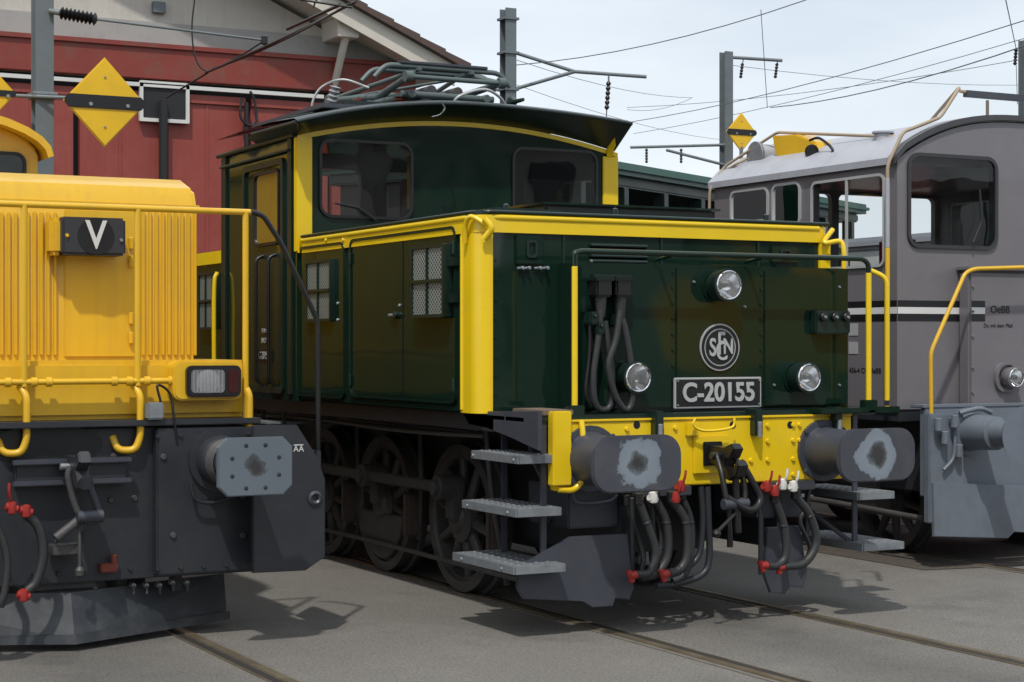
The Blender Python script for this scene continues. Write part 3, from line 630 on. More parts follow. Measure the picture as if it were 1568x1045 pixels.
tube('rear_yellow_rail',[(CX0-.05,CY1+.02,2.35),(CX0-.08,CY1+.02,2.2),(CX0-.08,CY1+.02,1.35)],.02,yel)
box('cab_rear_pillar',(CX0-.02,CX0-.001),(CY1-.1,CY1+.02),(1.35,3.33),greenmatt)
box('cab_front_pillar',(CX0-.02,CX0-.001),(CY0+.07,CY0+.16),(1.35,3.33),greenmatt)
p=PX(404,545,CX0-.02); box('side_number_plate',(CX0-.02,CX0-.013),(p.y-.2,p.y+.2),(p.z-.045,p.z+.045),black,.002)
text('side_number',"C-20155",(CX0-.021,p.y,p.z),.085,alu,rot=(90,0,-90),ex=.001,off=.001,sx=.8)
text('side_number',"SNCF",(CX0-.021,p.y,p.z+.12),.06,alu,rot=(90,0,-90),ex=.001,sx=.8)
text('side_number',"13,45 t",(CX0-.021,p.y,p.z+.2),.05,alu,rot=(90,0,-90),ex=.001,sx=.8)
tube('cab_rain_strip',[(CX0-.03,CY0+.1,3.24),(CX0-.03,CY1,3.24)],.012,greenmatt)
for z in(.45,.8,1.12): box('cab_step',(CX0-.05,.2),(3.6,4.1),(z-.02,z),steel,.003)
for yk in(3.6,4.1): box('cab_step_hanger',(.0,.03),(yk-.01,yk+.01),(.43,1.25),dark,.003)
extr('rear_hood',rr(XL,XR,CY1+.002,8.0,.07),'z',1.31,2.55,green,.02)
ring('rear_yellow_band',rr(XL-.02,XR+.02,CY1+.01,8.02,.085),rr(XL+.03,XR-.03,CY1+.05,7.97,.04),'z',2.435,2.543,yel)
grille(303,418,325,505,XL,.05)
box('rear_buffer_beam',(.195,2.425),(8.02,8.1),(.86,1.3),yel,.008)
for bx in(.435,2.185):
    lathe('rear_buffer',[(.15,0),(.14,.3),(.1,.3),(.1,.52),(.2,.54),(.2,.57),(0,.57)],(bx,8.1,1.05),(0,1,0),frameg)
# ---- pantograph and roof gear (folded)
def V(*a): return Vector(a)
pantm=M('pantograph_paint',(.075,.10,.10),.45,dirt=(.16,.16,.15),dirtamt=.3)
PC=1.36; pz=3.77
prof=[(0,0)]+[((.055 if k%2 else .032),.012*k) for k in range(10)]+[(0,.115)]
for s in(-1,1):
    cyl('panto_base_rail',(PC+s*.34,3.35,pz),(PC+s*.34,4.95,pz),.035,pantm)
    for yk in(3.45,4.85): lathe('panto_insulator',prof,(PC+s*.40,yk,pz-.13),(0,0,1),brownins,16)
    # lower arm pair and folded upper arm pair, hinged at the knees
    cyl('panto_lower_arm',(PC+s*.30,3.95,pz+.05),(PC+s*.42,4.95,pz+.13),.034,pantm,14,.026)
    cyl('panto_lower_arm',(PC+s*.30,4.25,pz+.05),(PC+s*.42,3.25,pz+.12),.034,pantm,14,.026)
    cyl('panto_upper_arm',(PC+s*.42,4.95,pz+.13),(PC+s*.24,3.70,pz+.21),.020,pantm)
    cyl('panto_upper_arm',(PC+s*.42,3.25,pz+.12),(PC+s*.24,3.52,pz+.21),.020,pantm)
    lathe('panto_knee',[(0,-.03),(.045,-.03),(.045,.03),(0,.03)],(PC+s*.42,4.95,pz+.13),(1,0,0),pantm,14)
    lathe('panto_knee',[(0,-.03),(.045,-.03),(.045,.03),(0,.03)],(PC+s*.42,3.25,pz+.12),(1,0,0),pantm,14)
    box('collector_cradle',(PC+s*.24-.02,PC+s*.24+.02),(3.42,3.80),(pz+.20,pz+.235),pantm)
for yk in(3.4,4.1,4.9): cyl('panto_base_cross',(PC-.42,yk,pz),(PC+.42,yk,pz),.028,pantm)
cyl('panto_tie',(PC-.42,3.25,pz+.12),(PC+.42,3.25,pz+.12),.020,pantm); cyl('panto_tie',(PC-.42,4.95,pz+.13),(PC+.42,4.95,pz+.13),.020,pantm)
cyl('panto_shaft',(PC-.34,3.95,pz+.05),(PC+.34,3.95,pz+.05),.035,pantm); cyl('panto_shaft',(PC-.34,4.25,pz+.05),(PC+.34,4.25,pz+.05),.035,pantm)
cyl('panto_diagonal',(PC-.40,4.90,pz+.13),(PC+.22,3.75,pz+.20),.012,pantm)
for yk in(3.48,3.74):
    tube('collector_strip',[(PC-.62,yk,pz+.13),(PC-.52,yk,pz+.24),(PC+.52,yk,pz+.24),(PC+.62,yk,pz+.13)],.022,pantm,sm=False)
    box('carbon_strip',(PC-.40,PC+.40),(yk-.03,yk+.03),(pz+.258,pz+.282),frameg,.006)
spr=[(.035 if k%2 else .045,.02*k) for k in range(26)]
lathe('panto_spring',[(0,0)]+spr+[(0,.5)],(PC+.12,3.45,pz+.05),(0,1,0),under,14); lathe('panto_spring',[(0,0)]+spr+[(0,.5)],(PC-.12,3.45,pz+.05),(0,1,0),under,14)
box('panto_cylinder_block',(PC-.12,PC+.14),(4.35,4.8),(pz-.03,pz+.08),under,.02)
prof=[(0,0)]+[((.05 if k%2 else .03),.02*k) for k in range(16)]+[(0,.31)]
lathe('roof_bushing',prof,(.78,4.5,3.73),(.5,-.3,.22),brownins,16)
lathe('roof_bushing',prof,(.70,4.4,3.64),(.1,-.2,.7),M('insulator_grey',(.22,.23,.25),.3),16)
tube('roof_cable',[(.66,4.45,3.62),(.58,4.45,3.76),(.64,4.4,3.92),(.80,4.3,3.99),(1.0,4.2,3.92)],.011,alu)
tube('roof_cable',[(1.20,3.0,3.64),(1.26,2.95,3.72),(1.5,3.0,3.79),(1.70,3.1,3.74),(1.78,3.15,3.64)],.012,alu)
box('roof_hatch',(.3,.85),(3.1,3.5),(3.55,3.65),roofm,.02); box('roof_walkway',(.1,.5),(3.0,4.6),(3.56,3.60),frameg)
box('roof_junction',(1.82,2.1),(3.5,4.2),(3.62,3.74),roofm,.02)
lathe('roof_horn',[(.05,0),(.02,.05),(.015,.2),(0,.2)],(1.85,3.2,3.73),(0,-1,0),greenmatt)
tube('visor_hook',[(1.0,2.74,3.61),(1.0,2.70,3.57),(.96,2.70,3.52),(.9,2.72,3.50)],.010,greenmatt)

# ================= YELLOW LOCOMOTIVE =================
group('yellow_shunting_locomotive',(-2.48,3,0))
YC=-2.48
def mir(x): return 2*YC-x
HX=-1.545; HY=.95
hl=mir(HX)
pts=[(HY,1.64),(HY,2.60),(HY+.06,2.72),(HY+.28,2.79),(6.6,2.79),(6.6,1.64)]
extr('front_hood',pts,'x',hl,HX,yel2,.03)
box('lower_body',(mir(-1.373),-1.373),(.5,7),(1.30,1.645),yel2,.03)
box('hood_top_lip',(hl-.01,HX+.01),(HY-.012,HY+.02),(2.585,2.61),yel2,.004)
def ribs(pa,pb,ptop,pbot):
    x0,x1,z0,z1=rectY(pa,ptop,pb,pbot,HY); k=int((x1-x0)/.041)
    for i in range(k+1): box('hood_rib',(x0+i*.041-.010,x0+i*.041+.010),(HY-.022,HY+.004),(z0,z1),yel2,.006)
ribs(219,298,325,545); ribs(42,92,325,545); ribs(-30,30,325,545)
box('hood_front_door',(PY(98,0,HY).x,PY(208,0,HY).x),(HY-.014,HY+.01),(1.66,2.56),yel2,.008)
x=PY(201,0,HY-.03).x
for q in(2.36,2.25,1.78,1.9): cyl('hinge',(x,HY-.03,q-.035),(x,HY-.03,q+.035),.016,yel2)
x0,x1,z0,z1=rectY(95,333,193,391,HY-.2); box('v_sign_box',(x0,x1),(HY-.2,HY),(z0,z1),M('sign_dark',(.03,.03,.035),.4),.015)
cx_=(x0+x1)/2+.01; cz_=(z0+z1)/2
lathe('v_sign_disc',[(0,.004),(.11,.004),(.11,0)],(cx_,HY-.2,cz_),(0,-1,0),black,32)
text('v_letter','V',(cx_,HY-.206,cz_),.24,white,off=.003,sx=.85)
x0b,x1b,z0b,z1b=rectY(75,333,97,391,HY-.13); box('v_sign_bracket',(x0b,x1b),(HY-.16,HY),(z0b,z1b),yel2,.03)
bolt((x0+.03,HY-.2,cz_),(0,-1,0),.012,yel2); bolt((x1-.03,HY-.2,cz_-.02),(0,-1,0),.012,steel)
RYY=.42
def ry(px,py): return PY(px,py,RYY)
zt=ry(200,319).z; zl=ry(200,584).z
tube('handrail_top',[(-4.1,RYY,zt),(ry(376,0).x+.03,RYY,zt)],.019,yel2)
for px in(37,211,376):
    xx=ry(px,0).x; cyl('handrail_post',(xx,RYY,1.25 if px==376 else zl-.03),(xx,RYY,zt),.019,yel2)
tube('handrail_lower',[(-4.1,RYY,zl),(ry(270,0).x,RYY,zl),(ry(285,0).x,RYY+.05,zl-.01)],.018,yel2)
for px in(12,52,75,175,198,225,262,):
    p=ry(px,0); cyl('rail_clamp',(p.x-.018,RYY,zl),(p.x+.018,RYY,zl),.028,yel2)
for px in(37,211,378):
    xx=ry(px,0).x; tube('step_loop',[(xx-.02,RYY+.03,zl-.02),(xx+.01,RYY-.02,zl-.08),(xx+.01,RYY-.02,1.20),(xx-.02,RYY-.02,1.12),(xx-.12,RYY,1.12),(xx-.14,RYY+.04,1.2)],.022,yel2,sm=False)
tube('dark_step_rail',[PY(a,b,.2) for a,b in((385,325),(403,330),(430,372),(487,492),(487,712))],.017,black,sm=False)
x0,x1,z0,z1=rectY(286,560,369,608,.33)
for mirr in(False,True):
    f=(lambda q:mir(q)) if mirr else (lambda q:q)
    a,b=sorted((f(x0),f(x1)))
    extr('headlamp_housing',rr(a-.07 if not mirr else a-.02,b+.02 if not mirr else b+.07,z0-.02,z1+.03,.05),'y',.36,.52,yel2,.01)
    extr('headlamp_bezel',rr(a,b,z0,z1,.035),'y',.32,.37,black,.008)
    la,lb=sorted((f(x0+.018),f(x0+(x1-x0)*.70)))
    extr('headlamp_reflector',rr(la,lb,z0+.02,z1-.02,.03),'y',.316,.33,chrome,.004)
    lathe('headlamp_bowl',[(.07,.0),(.05,.008),(.02,.013),(0,.015)],((la+lb)/2,.315,(z0+z1)/2),(0,-1,0),lens)
    for q in range(9):
        xx=la+.02+q*(lb-la-.04)/8; box('lens_flute',(xx-.004,xx+.004),(.311,.317),(z0+.03,z1-.03),lens,.001)
    ra,rb=sorted((f(x0+(x1-x0)*.74),f(x1-.018)))
    extr('tail_lamp',rr(ra,rb,z0+.02,z1-.02,.025),'y',.314,.33,amber,.004)
box('walkway_edge',(mir(-1.34),-1.34),(.36,.9),(1.262,1.298),dark,.005)
box('small_box_connector',(-2.05,-1.95),(.32,.40),(1.30,1.40),steel,.01); tube('connector_cable',[(-1.96,.36,1.4),(-1.98,.36,1.5),(-1.9,.38,1.45),(-1.88,.36,1.3),(-1.86,.36,1.15)],.008,black)
FY=.45
box('front_beam',(mir(-1.36),-1.36),(FY,FY+.05),(.36,1.25),dark,.006)
bx0=PY(240,0,.36).x
for mirr in(False,True):
    a,b=(bx0,-1.37); 
    if mirr: a,b=mir(b),mir(a)
    box('beam_side_box',(a,b),(.36,FY),(.38,1.245),dark,.01)
    pl=[PY(p_,q_,.12) for p_,q_ in((388,652),(455,651),(486,700),(498,735),(498,853),(468,874),(388,878))]
    pp=[((mir(p.x) if mirr else p.x),p.z) for p in pl]
    extr('corner_plate',pp,'y',.12,.16,dark,.005)
    xq=pl[3].x-.01; 
    a,b=sorted(((mir(xq) if mirr else xq)-.0,(mir(xq-.03) if mirr else xq-.03)))
    box('step_side_plate',(a,b),(.16,.75),(.45,1.1),dark,.004)
    a,b=sorted((mir(-1.37) if mirr else -1.37,mir(-1.40) if mirr else -1.40)); box('corner_web',(a,b),(.16,.36),(.42,1.22),dark,.004)
p=PY(482,763,.12); lathe('plate_ring',[(.018,0),(.045,0),(.045,.012),(.03,.02),(.018,.01)],(p.x,.12,p.z),(0,-1,0),frameg,20)
p=PY(457,688,.12); text('jack_mark','AA',(p.x,.117,p.z),.05,white,ex=.001); box('jack_mark_bar',(p.x-.03,p.x+.03),(.117,.119),(p.z+.022,p.z+.028),white,0)
for i,bx in enumerate((-1.604,mir(-1.604))):
    c=(bx,.36,1.05)
    lathe('buffer_flange',[(0,0),(.19,0),(.19,.025),(0,.025)],c,(0,-1,0),dark)
    lathe('buffer_housing',[(.15,.02),(.145,.10),(.13,.12),(.125,.3),(.105,.31)],c,(0,-1,0),dark)
    for q in range(5): lathe('buffer_groove',[(.13,.14+q*.03),(.137,.15+q*.03),(.13,.16+q*.03)],c,(0,-1,0),under)
    lathe('buffer_plunger',[(.1,.3),(.095,.58),(.13,.61)],c,(0,-1,0),dark)
    bmx=buffermat('yellow_loco_buffer_face',bx,1.05,(.105,.13,.155),.075)
    o=rr(bx-.22,bx+.22,.885,1.215,.055,1)
    extr('buffer_head',o,'y',-.29,-.25,bmx,.006)
    for k in range(8):
        t=math.radians(22.5+45*k); bolt((bx+math.cos(t)*.15,-.29,1.05+math.sin(t)*.13),(0,-1,0),.013,dark,.003)
tube('buffer_u_pipe',[PY(a,b,.3) for a,b in((292,740),(300,765),(325,770),(362,760))],.011,dark)
extr('draw_hook',[(.45,1.10),(.2,1.10),(.1,1.14),(.06,1.08),(.14,1.03),(.1,.98),(.04,1.0),(.05,.93),(.16,.92),(.26,.99),(.45,.99)],'x',YC-.035,YC+.035,dark,.008)
x0,x1,z0,z1=rectY(22,702,193,742,.4); box('tow_bar_guide',(x0,x1),(.38,.45),(z0,z1),dark,.01)
box('tow_bar_lip',(x0-.02,x1+.02),(.34,.38),(z1-.03,z1),frameg,.006); box('tow_bar_lip',(x0-.02,x1+.02),(.34,.38),(z0,z0+.03),frameg,.006)
o=[(YC-.33+.33*math.cos(t),1.16+.12*math.sin(t)) for t in [math.pi*2*k/24 for k in range(24)]]
extr('beam_recess',[(a+.2,b) for a,b in o],'y',.443,.449,black)
tube('coupling_link',[PY(a,b,.25) for a,b in((108,715),(105,735),(122,790),(150,795))],.020,under)
tube('coupling_link',[PY(a,b,.22) for a,b in((128,708),(136,740),(152,790),(128,800))],.022,frameg)
cyl('coupling_pin',PY(92,715,.3),PY(136,715,.3),.02,steel)
cyl('coupling_nut',PY(118,792,.2),PY(158,790,.2),.035,frameg)
cyl('coupling_screw',PY(130,790,.25),PY(85,825,.25),.028,under)
cyl('screw_rod',PY(122,800,.25),PY(122,880,.25),.010,under); lathe('rod_weight',[(0,-.035),(.025,-.02),(.028,.01),(.015,.03),(0,.035)],PY(122,876,.25),(0,0,1),under,12)
tube('air_hose',[PY(a,b,.22) for a,b in((40,785),(60,810),(66,850),(56,890),(42,905))],.028,rubber)
tube('air_hose',[PY(a,b,.22) for a,b in((-10,790),(10,850),(8,900),(0,930))],.022,rubber)
for px,py in((18,778),(40,783),(36,912)):
    p=PY(px,py,.2); cyl('angle_cock',p+V(-.035,0,.01),p+V(.035,0,-.01),.022,red); lathe('cock_body',[(0,-.04),(.026,-.03),(.03,0),(.026,.03),(0,.04)],p,(0,0,1),red,14)
tube('cock_handle',[PY(18,775,.2),PY(14,755,.17),PY(14,740,.17)],.009,red)
dred=M('dull_red',(.16,.03,.015),.6)
p=PY(165,868,.42); box('red_bracket',(p.x-.05,p.x+.05),(.38,.45),(p.z-.03,p.z+.02),dred); cyl('red_post',(p.x+.03,.4,p.z),(p.x+.03,.4,p.z+.07),.018,dred)
for px in(205,225,245,265,287):
    p=PY(px,897 if px<250 else 893,.5); bolt((p.x,.55,p.z),(0,-1,0),.018,steel,.05); cyl('hanging_bolt',(p.x,.50,p.z),(p.x,.50,p.z-.05),.008,under)
for px,py in((176,768),(212,765),(30,700),(250,700),(265,820),(372,760),(372,820),(180,700)):
    p=PY(px,py,.36); bolt((p.x,.36 if px>240 else .45,p.z),(0,-1,0),.02,under)
for z in(1.2,.42): 
    for k in range(16):
        xx=-1.42-k*.14
        if xx<bx0 and z>1: continue
        bolt((xx,.36 if xx>bx0 else .45,z),(0,-1,0),.013,dark)
tube('cable_loop',[PY(a,b,.35) for a,b in((100,812),(85,830),(95,845),(120,835),(128,815))],.010,rubber)
box('valve_body',(PY(80,0,.3).x,PY(125,0,.3).x),(.28,.42),(PY(100,850,.3).z,PY(100,835,.3).z),under)
box('lower_air_tank',(PY(30,0,.6).x,PY(150,0,.6).x),(.5,.8),(.28,.48),under,.04)
pm=M('plough_paint',(.026,.030,.036),.4,dirt=(.13,.13,.13),dirtamt=.35,dscale=6)
for s in(-1,1):
    T0=(YC,.30,.045);E0=(YC+s*1.06,.76,.05);T1=(YC,.40,.31);E1=(YC+s*1.06,.82,.31)
    bm=bmesh.new(); A=[bm.verts.new(p) for p in(T0,E0,E1,T1)]; B=[bm.verts.new((p[0],p[1]+.03,p[2])) for p in(T0,E0,E1,T1)]
    bm.faces.new(A); bm.faces.new(B[::-1])
    for i in range(4): bm.faces.new((A[i],A[(i+1)%4],B[(i+1)%4],B[i]))
    finish(bm,'plough_blade',pm)
    bm=bmesh.new(); A=[bm.verts.new(p) for p in((YC,.285,.03),(YC+s*1.07,.745,.035),(YC+s*1.07,.75,.085),(YC,.295,.085))]; B=[bm.verts.new((q.co.x,q.co.y-.012,q.co.z)) for q in A]
    bm.faces.new(A); bm.faces.new(B[::-1])
    for i in range(4): bm.faces.new((A[i],A[(i+1)%4],B[(i+1)%4],B[i]))
    finish(bm,'plough_edge',pm)
    box('plough_bracket',(YC+s*.7-.03,YC+s*.7+.03),(.62,.7),(.25,.45),dark)
box('frame_core',(YC-.6,YC+.6),(.6,6.8),(.35,1.25),under); box('side_sill',(-1.34,-1.28),(.75,7),(1.1,1.29),dark)
for s in(-1,1):
    for yw in(2.0,4.8): wheel(YC+s*.79,yw,.48,.48,s,under)
pts=[(mir(-1.25),1.3),(-1.25,1.3),(-1.25,3.45)]+[(YC+1.23*math.cos(t),3.45+.38*math.sin(t)) for t in [math.pi*k/16 for k in range(17)]]+[(mir(-1.25),3.45)]
extr('cab_body',pts,'y',6.602,9.0,yel2,.02)
pts=[(YC+1.33*math.cos(t),3.44+.44*math.sin(t)) for t in [math.pi*k/16 for k in range(17)]]; pts=pts+[(YC+1.28*math.cos(t),3.42+.38*math.sin(t)) for t in [math.pi*k/16 for k in range(16,-1,-1)]]
extr('cab_roof',pts,'y',6.4,9.2,yel2)
ZX=PY(35,0,6.6).x
for a,b in((ZX-.75,ZX),(YC-.9,YC-.2)): winY(a,b,2.95,3.45,6.6,.07)

# ================= GREY LOCOMOTIVE =================
group('grey_shunting_locomotive',(5.6,3,0))
GX,GY=4.28,1.26; GR=6.95; GB=GY+2.57; gc=(GX+GR)/2
def groof(x,o=0): return 3.20+o+.36*(1-abs((x-gc)/((GR-GX)/2+o))**2.6) if abs(x-gc)<(GR-GX)/2+o else 3.20
xs=[GX+(GR-GX)*k/24 for k in range(25)]
ext=[(q,groof(q)) for q in reversed(xs)]
gcab=extr('cab_body',[(GX,1.22),(GR,1.22)]+ext,'y',GY,GB,greyp,0)
wy=[rectX(1246,276,1354,408,GX),rectX(1186,284,1225,345,GX),rectX(1122,293,1176,338,GX)]
fx=rectY(1393,243,1522,376,GY)
cuts=[box('c',(GX+.06,GR-.06),(GY+.06,GB-.06),(1.4,3.19),black,0)]
for y0,y1,z0,z1 in wy: cuts.append(extr('c',rr(y0,y1,z0,z1,.05),'x',GX-.2,GX+.2,black))
rw=[(GY+.2,GY+1.2,2.3,3.1),(GY+1.35,GB-.15,2.3,3.1)]
for q in rw: cuts.append(extr('c',rr(*q,.05),'x',GR-.2,GR+.2,black))
for q0,q1 in((fx[0],fx[1]),(2*gc-fx[1],2*gc-fx[0])): cuts.append(extr('c',rr(q0,q1,fx[2],fx[3],.08),'y',GY-.2,GY+.2,black))
for q0,q1 in((GX+.12,gc-.04),(gc+.04,GR-.12)): cuts.append(extr('c',rr(q0,q1,2.42,3.16,.06),'y',GB-.2,GB+.2,black))
carve(gcab,cuts)
xs2=[GX-.04+(GR-GX+.08)*k/24 for k in range(25)]
pts=[(q,groof(q,.04)+.02) for q in reversed(xs2)]+[(q,groof(q,.04)-.035) for q in xs2]
extr('cab_roof',pts,'y',GY+.06,GB+.06,greyl,.01)
extr('roof_front_edge',pts,'y',GY-.03,GY+.055,M('grey_dark_trim',(.05,.05,.055),.4),.01)
for y0,y1,z0,z1 in wy: winX(y0,y1,z0,z1,GX,.05,glassr,alu,.022)
for q in rw: winX(*q,GR,.05,glassr,alu,.022,-.02)
y0,y1,z0,z1=wy[0]; box('window_divider',(GX-.022,GX-.008),((y0+y1)/2-.015,(y0+y1)/2+.015),(z0,z1),alu,.003)
trim=M('window_rubber',(.03,.03,.034),.5)
for q0,q1 in((fx[0],fx[1]),(2*gc-fx[1],2*gc-fx[0])): winY(q0,q1,fx[2],fx[3],GY,.08,glassr,trim,fw=.03)
box('console',(4.6,6.5),(1.4,1.75),(1.4,2.35),M('console_dark',(.02,.02,.022),.5),.04); box('red_seat',(5.0,5.4),(2.3,2.4),(1.9,2.65),red,.05); box('red_seat_base',(5.0,5.4),(1.95,2.35),(1.8,1.95),red,.04); cyl('seat_post',(5.2,2.15,1.4),(5.2,2.15,1.8),.05,black)
box('seat_right',(6.1,6.5),(2.3,2.4),(1.9,2.6),red,.05)
tube('wiper',[PY(1490,372,GY-.05),PY(1503,340,GY-.05),PY(1500,290,GY-.04)],.010,black,sm=False)
stw=M('stripe_white',(.62,.62,.62),.4); stb=M('stripe_black',(.008,.008,.010),.4)
zs=PY(1430,476,GY).z
ST=((.054,.026,stb),(0,.026,stw),(-.056,.028,stb))
for dz,h,mm in ST:
    box('stripe_front',(GX+.004,GR-.004),(GY-.003,GY+.003),(zs+dz-h,zs+dz+h),mm,0); box('stripe_side',(GX-.003,GX+.003),(GY+.004,GB-.01),(zs+dz-h,zs+dz+h),mm,0)
p=PX(1327,568,GX); text('side_text',"456-4 CH-OeBB",(GX-.002,p.y+.02,p.z),.06,black,rot=(90,0,-90),ex=.001)
for z in(.0,-.15): 
    p=PX(1307,505,GX); box('side_label',(GX-.004,GX-.0005),(p.y-.06,p.y+.06),(p.z+z-.05,p.z+z+.05),alu,.001)
p=PX(1359,0,GX-.08)
cyl('yellow_grab_rail',(GX-.08,p.y,1.3),(GX-.08,p.y,2.5),.019,yel2); cyl('upper_grab_rail',(GX-.08,p.y,2.5),(GX-.08,p.y,3.05),.018,greyl)
tube('roof_rail',[(GX-.08,p.y,3.0),(GX-.08,p.y,3.15),(GX+.05,p.y-.03,3.42),PY(1440,180,GY+.1),PY(1470,133,GY+.1),PY(1400,215,GY+1.2)],.015,beige,sm=False)
tube('roof_rail',[PX(1086,330,GX-.05),PX(1087,290,GX-.05),PX(1110,255,GX+.1),PX(1190,203,GX+.3),PX(1375,210,GX+.3)],.014,beige,sm=False)
tube('roof_rail',[PX(1100,270,GX+.1),PX(1130,250,GX+.1),PX(1200,215,GX+.6)],.014,beige,sm=False)
tube('roof_rail',[PY(1470,140,GY+.3),PY(1590,152,GY+.3)],.015,beige); box('roof_sign',(PY(1478,0,GY+.3).x,PY(1600,0,GY+.3).x),(GY+.28,GY+.33),(PY(1520,152,GY+.3).z,PY(1520,142,GY+.3).z),frameg,.003)
for px in(1410,1512): tube('roof_rail_post',[PY(px,215,GY+.5),PY(px,155 if px>1500 else 195,GY+.3)],.014,beige)
WXP=4.6
wc=PX(1178,238,WXP)
cyl('winch_drum',wc+V(-.10,.05,0),wc+V(.2,-.05,0),.10,greyl,24); cyl('winch_drum_flange',wc+V(-.13,.05,0),wc+V(-.10,.05,0),.125,steel,24)
pl=[PX(a,b,WXP) for a,b in((1196,209),(1232,207),(1262,218),(1270,256),(1215,262),(1200,235))]
extr('winch_frame',[(q.y,q.z) for q in pl],'x',WXP-.1,WXP+.1,yel2,.01)
cyl('winch_motor',PX(1243,232,WXP-.1),PX(1243,232,WXP-.2),.06,black,20)
tube('winch_cable',[PX(a,b,WXP-.2) for a,b in((1240,215),(1255,212),(1275,230),(1265,246))],.012,black)
p=PX(1352,220,GX+.3); cyl('roof_vent',p+V(0,0,-.05),p+V(0,0,.08),.07,greyl); cyl('roof_vent_cap',p+V(0,0,.08),p+V(0,0,.10),.09,greyl)
HV0,HV1=GX+.62,GX+2.0
box('front_hood',(HV0,HV1),(GY-.14,GY-.004),(1.24,2.33),greyp,.02)
box('hood_cap',(HV0-.02,HV1+.02),(GY-.17,GY-.004),(2.331,2.36),greyp,.006)
for dz,h,mm in ST: box('hood_stripe',(HV0+.02,HV0+.16),(GY-.143,GY-.139),(zs+dz-h,zs+dz+h),mm,0); 
text('company_name',"OeBB",(HV0+.32,GY-.144,zs+.01),.085,black,ex=.001); text('slogan',"Du mit dem Pfeil",(HV0+.3,GY-.142,zs-.12),.045,black,ex=.001)
p=PY(1540,578,GY-.14); lamp((p.x,GY-.14,p.z),.075,body=greyp,ln=.12)
ring('lamp_pod',rr(p.x-.13,p.x+.13,p.z-.12,p.z+.12,.1),rr(p.x-.1,p.x+.1,p.z-.1,p.z+.1,.09),'y',GY-.17,GY-.13,greyp)
for z in(1.35,1.55,1.8,2.0,2.2): bolt((HV0+.03,GY-.14,z),(0,-1,0),.012,greyp)
tube('yellow_handrail',[PY(a,b,.95) for a,b in((1426,660),(1425,540),(1478,418),(1492,412))]+[(6.4,.95,2.4)],.017,yel2,sm=False)
gb=.98
box('buffer_beam',(GX+.02,GR-.05),(gb-.03,gb+.04),(.55,1.24),bluep,.01)
box('beam_platform',(GX,GR),(gb-.03,GY-.15),(1.2405,1.265),bluep,.005)
box('step_box',(GX+.0,GX+.35),(gb-.1,gb-.03),(.35,1.2),bluep,.01)
lathe('buffer_flange',[(0,0),(.19,0),(.19,.03),(0,.03)],(4.725,gb-.03,1.05),(0,-1,0),bluep)
for bx in(4.725,6.475):
    lathe('buffer',[(.15,0),(.14,.1),(.13,.3),(.1,.31),(.1,.55),(.2,.57),(.22,.6),(0,.6)],(bx,gb-.06,1.05),(0,-1,0),bluep)
    tube('buffer_stay',[(bx-.16,gb-.12,1.2),(bx,gb-.16,1.235),(bx+.16,gb-.12,1.2)],.02,bluep)
for px,py in((1462,690),(1440,670),(1455,645),(1430,650)): 
    p=PY(px,py,gb-.1); cyl('beam_fitting',(p.x,gb-.15,p.z-.05),(p.x,gb-.15,p.z+.05),.03,bluep)
tube('beam_pipe',[PY(a,b,gb-.13) for a,b in((1455,640),(1462,660),(1460,700),(1445,720))],.014,bluep)
pl=[PY(a,b,.85) for a,b in((1430,740),(1600,745),(1600,818),(1555,815),(1545,825),(1432,822))]
extr('lower_guard',[(q.x,q.z) for q in pl],'y',.86,.89,bluep,.004)
for k in range(5): bolt((GX+.1+k*.14,gb-.1 if k<2 else gb-.03,.62),(0,-1,0),.014,steel)
box('sill',(GX+.02,GR-.02),(GY+.01,GB+1.6),(1.12,1.218),dark,.006); box('rear_hood',(GX+.5,GR-.5),(GB+.002,GB+1.8),(1.24,2.4),greyp,.03)
box('crane_column',(4.95,5.15),(GB+.15,GB+.4),(2.4,3.2),yel2,.02); box('crane_jib',(4.9,5.2),(GB+.45,GB+.8),(2.7,3.0),yel2,.03); tube('crane_hose',[(5.0,GB+.1,2.5),(5.1,GB+.1,2.9),(5.3,GB+.1,3.1),(5.4,GB+.1,2.7)],.03,black)
box('frame_core',(5.0,6.2),(1.1,5.4),(.3,1.12),dark)
box('axle_box_frame',(4.60,4.66),(1.1,5.4),(.55,1.12),dark)
for yw in(2.0,4.4):
    for s in(-1,1):
        wheel(5.6+s*.79,yw,.45,.45,s,under)
        box('axle_box',(5.6+s*.95-.08,5.6+s*.95+.08),(yw-.14,yw+.14),(.32,.62),under,.02)
        for q in range(6): box('leaf_spring',(5.6+s*.95-.05,5.6+s*.95+.05),(yw-.55+q*.08,yw+.55-q*.08),(.70+.018*(6-q),.715+.018*(6-q)),rust,.002)
        for t in(-.55,.55): box('spring_shackle',(5.6+s*.95-.03,5.6+s*.95+.03),(yw+t-.03,yw+t+.03),(.78,1.1),rust,.004)
for z in(.45,.82): box('cab_step',(4.1,4.4),(2.5,3.1),(z-.02,z),steel,.003)
for yk in(2.5,3.1): box('cab_step_hanger',(4.15,4.18),(yk-.015,yk+.015),(.4,1.15),under)
cyl('air_tank',(4.5,2.9,.75),(4.5,3.6,.75),.14,under)
tube('brake_rodding',[(4.5,1.2,.35),(4.5,3,.4),(4.5,5,.35)],.025,under)

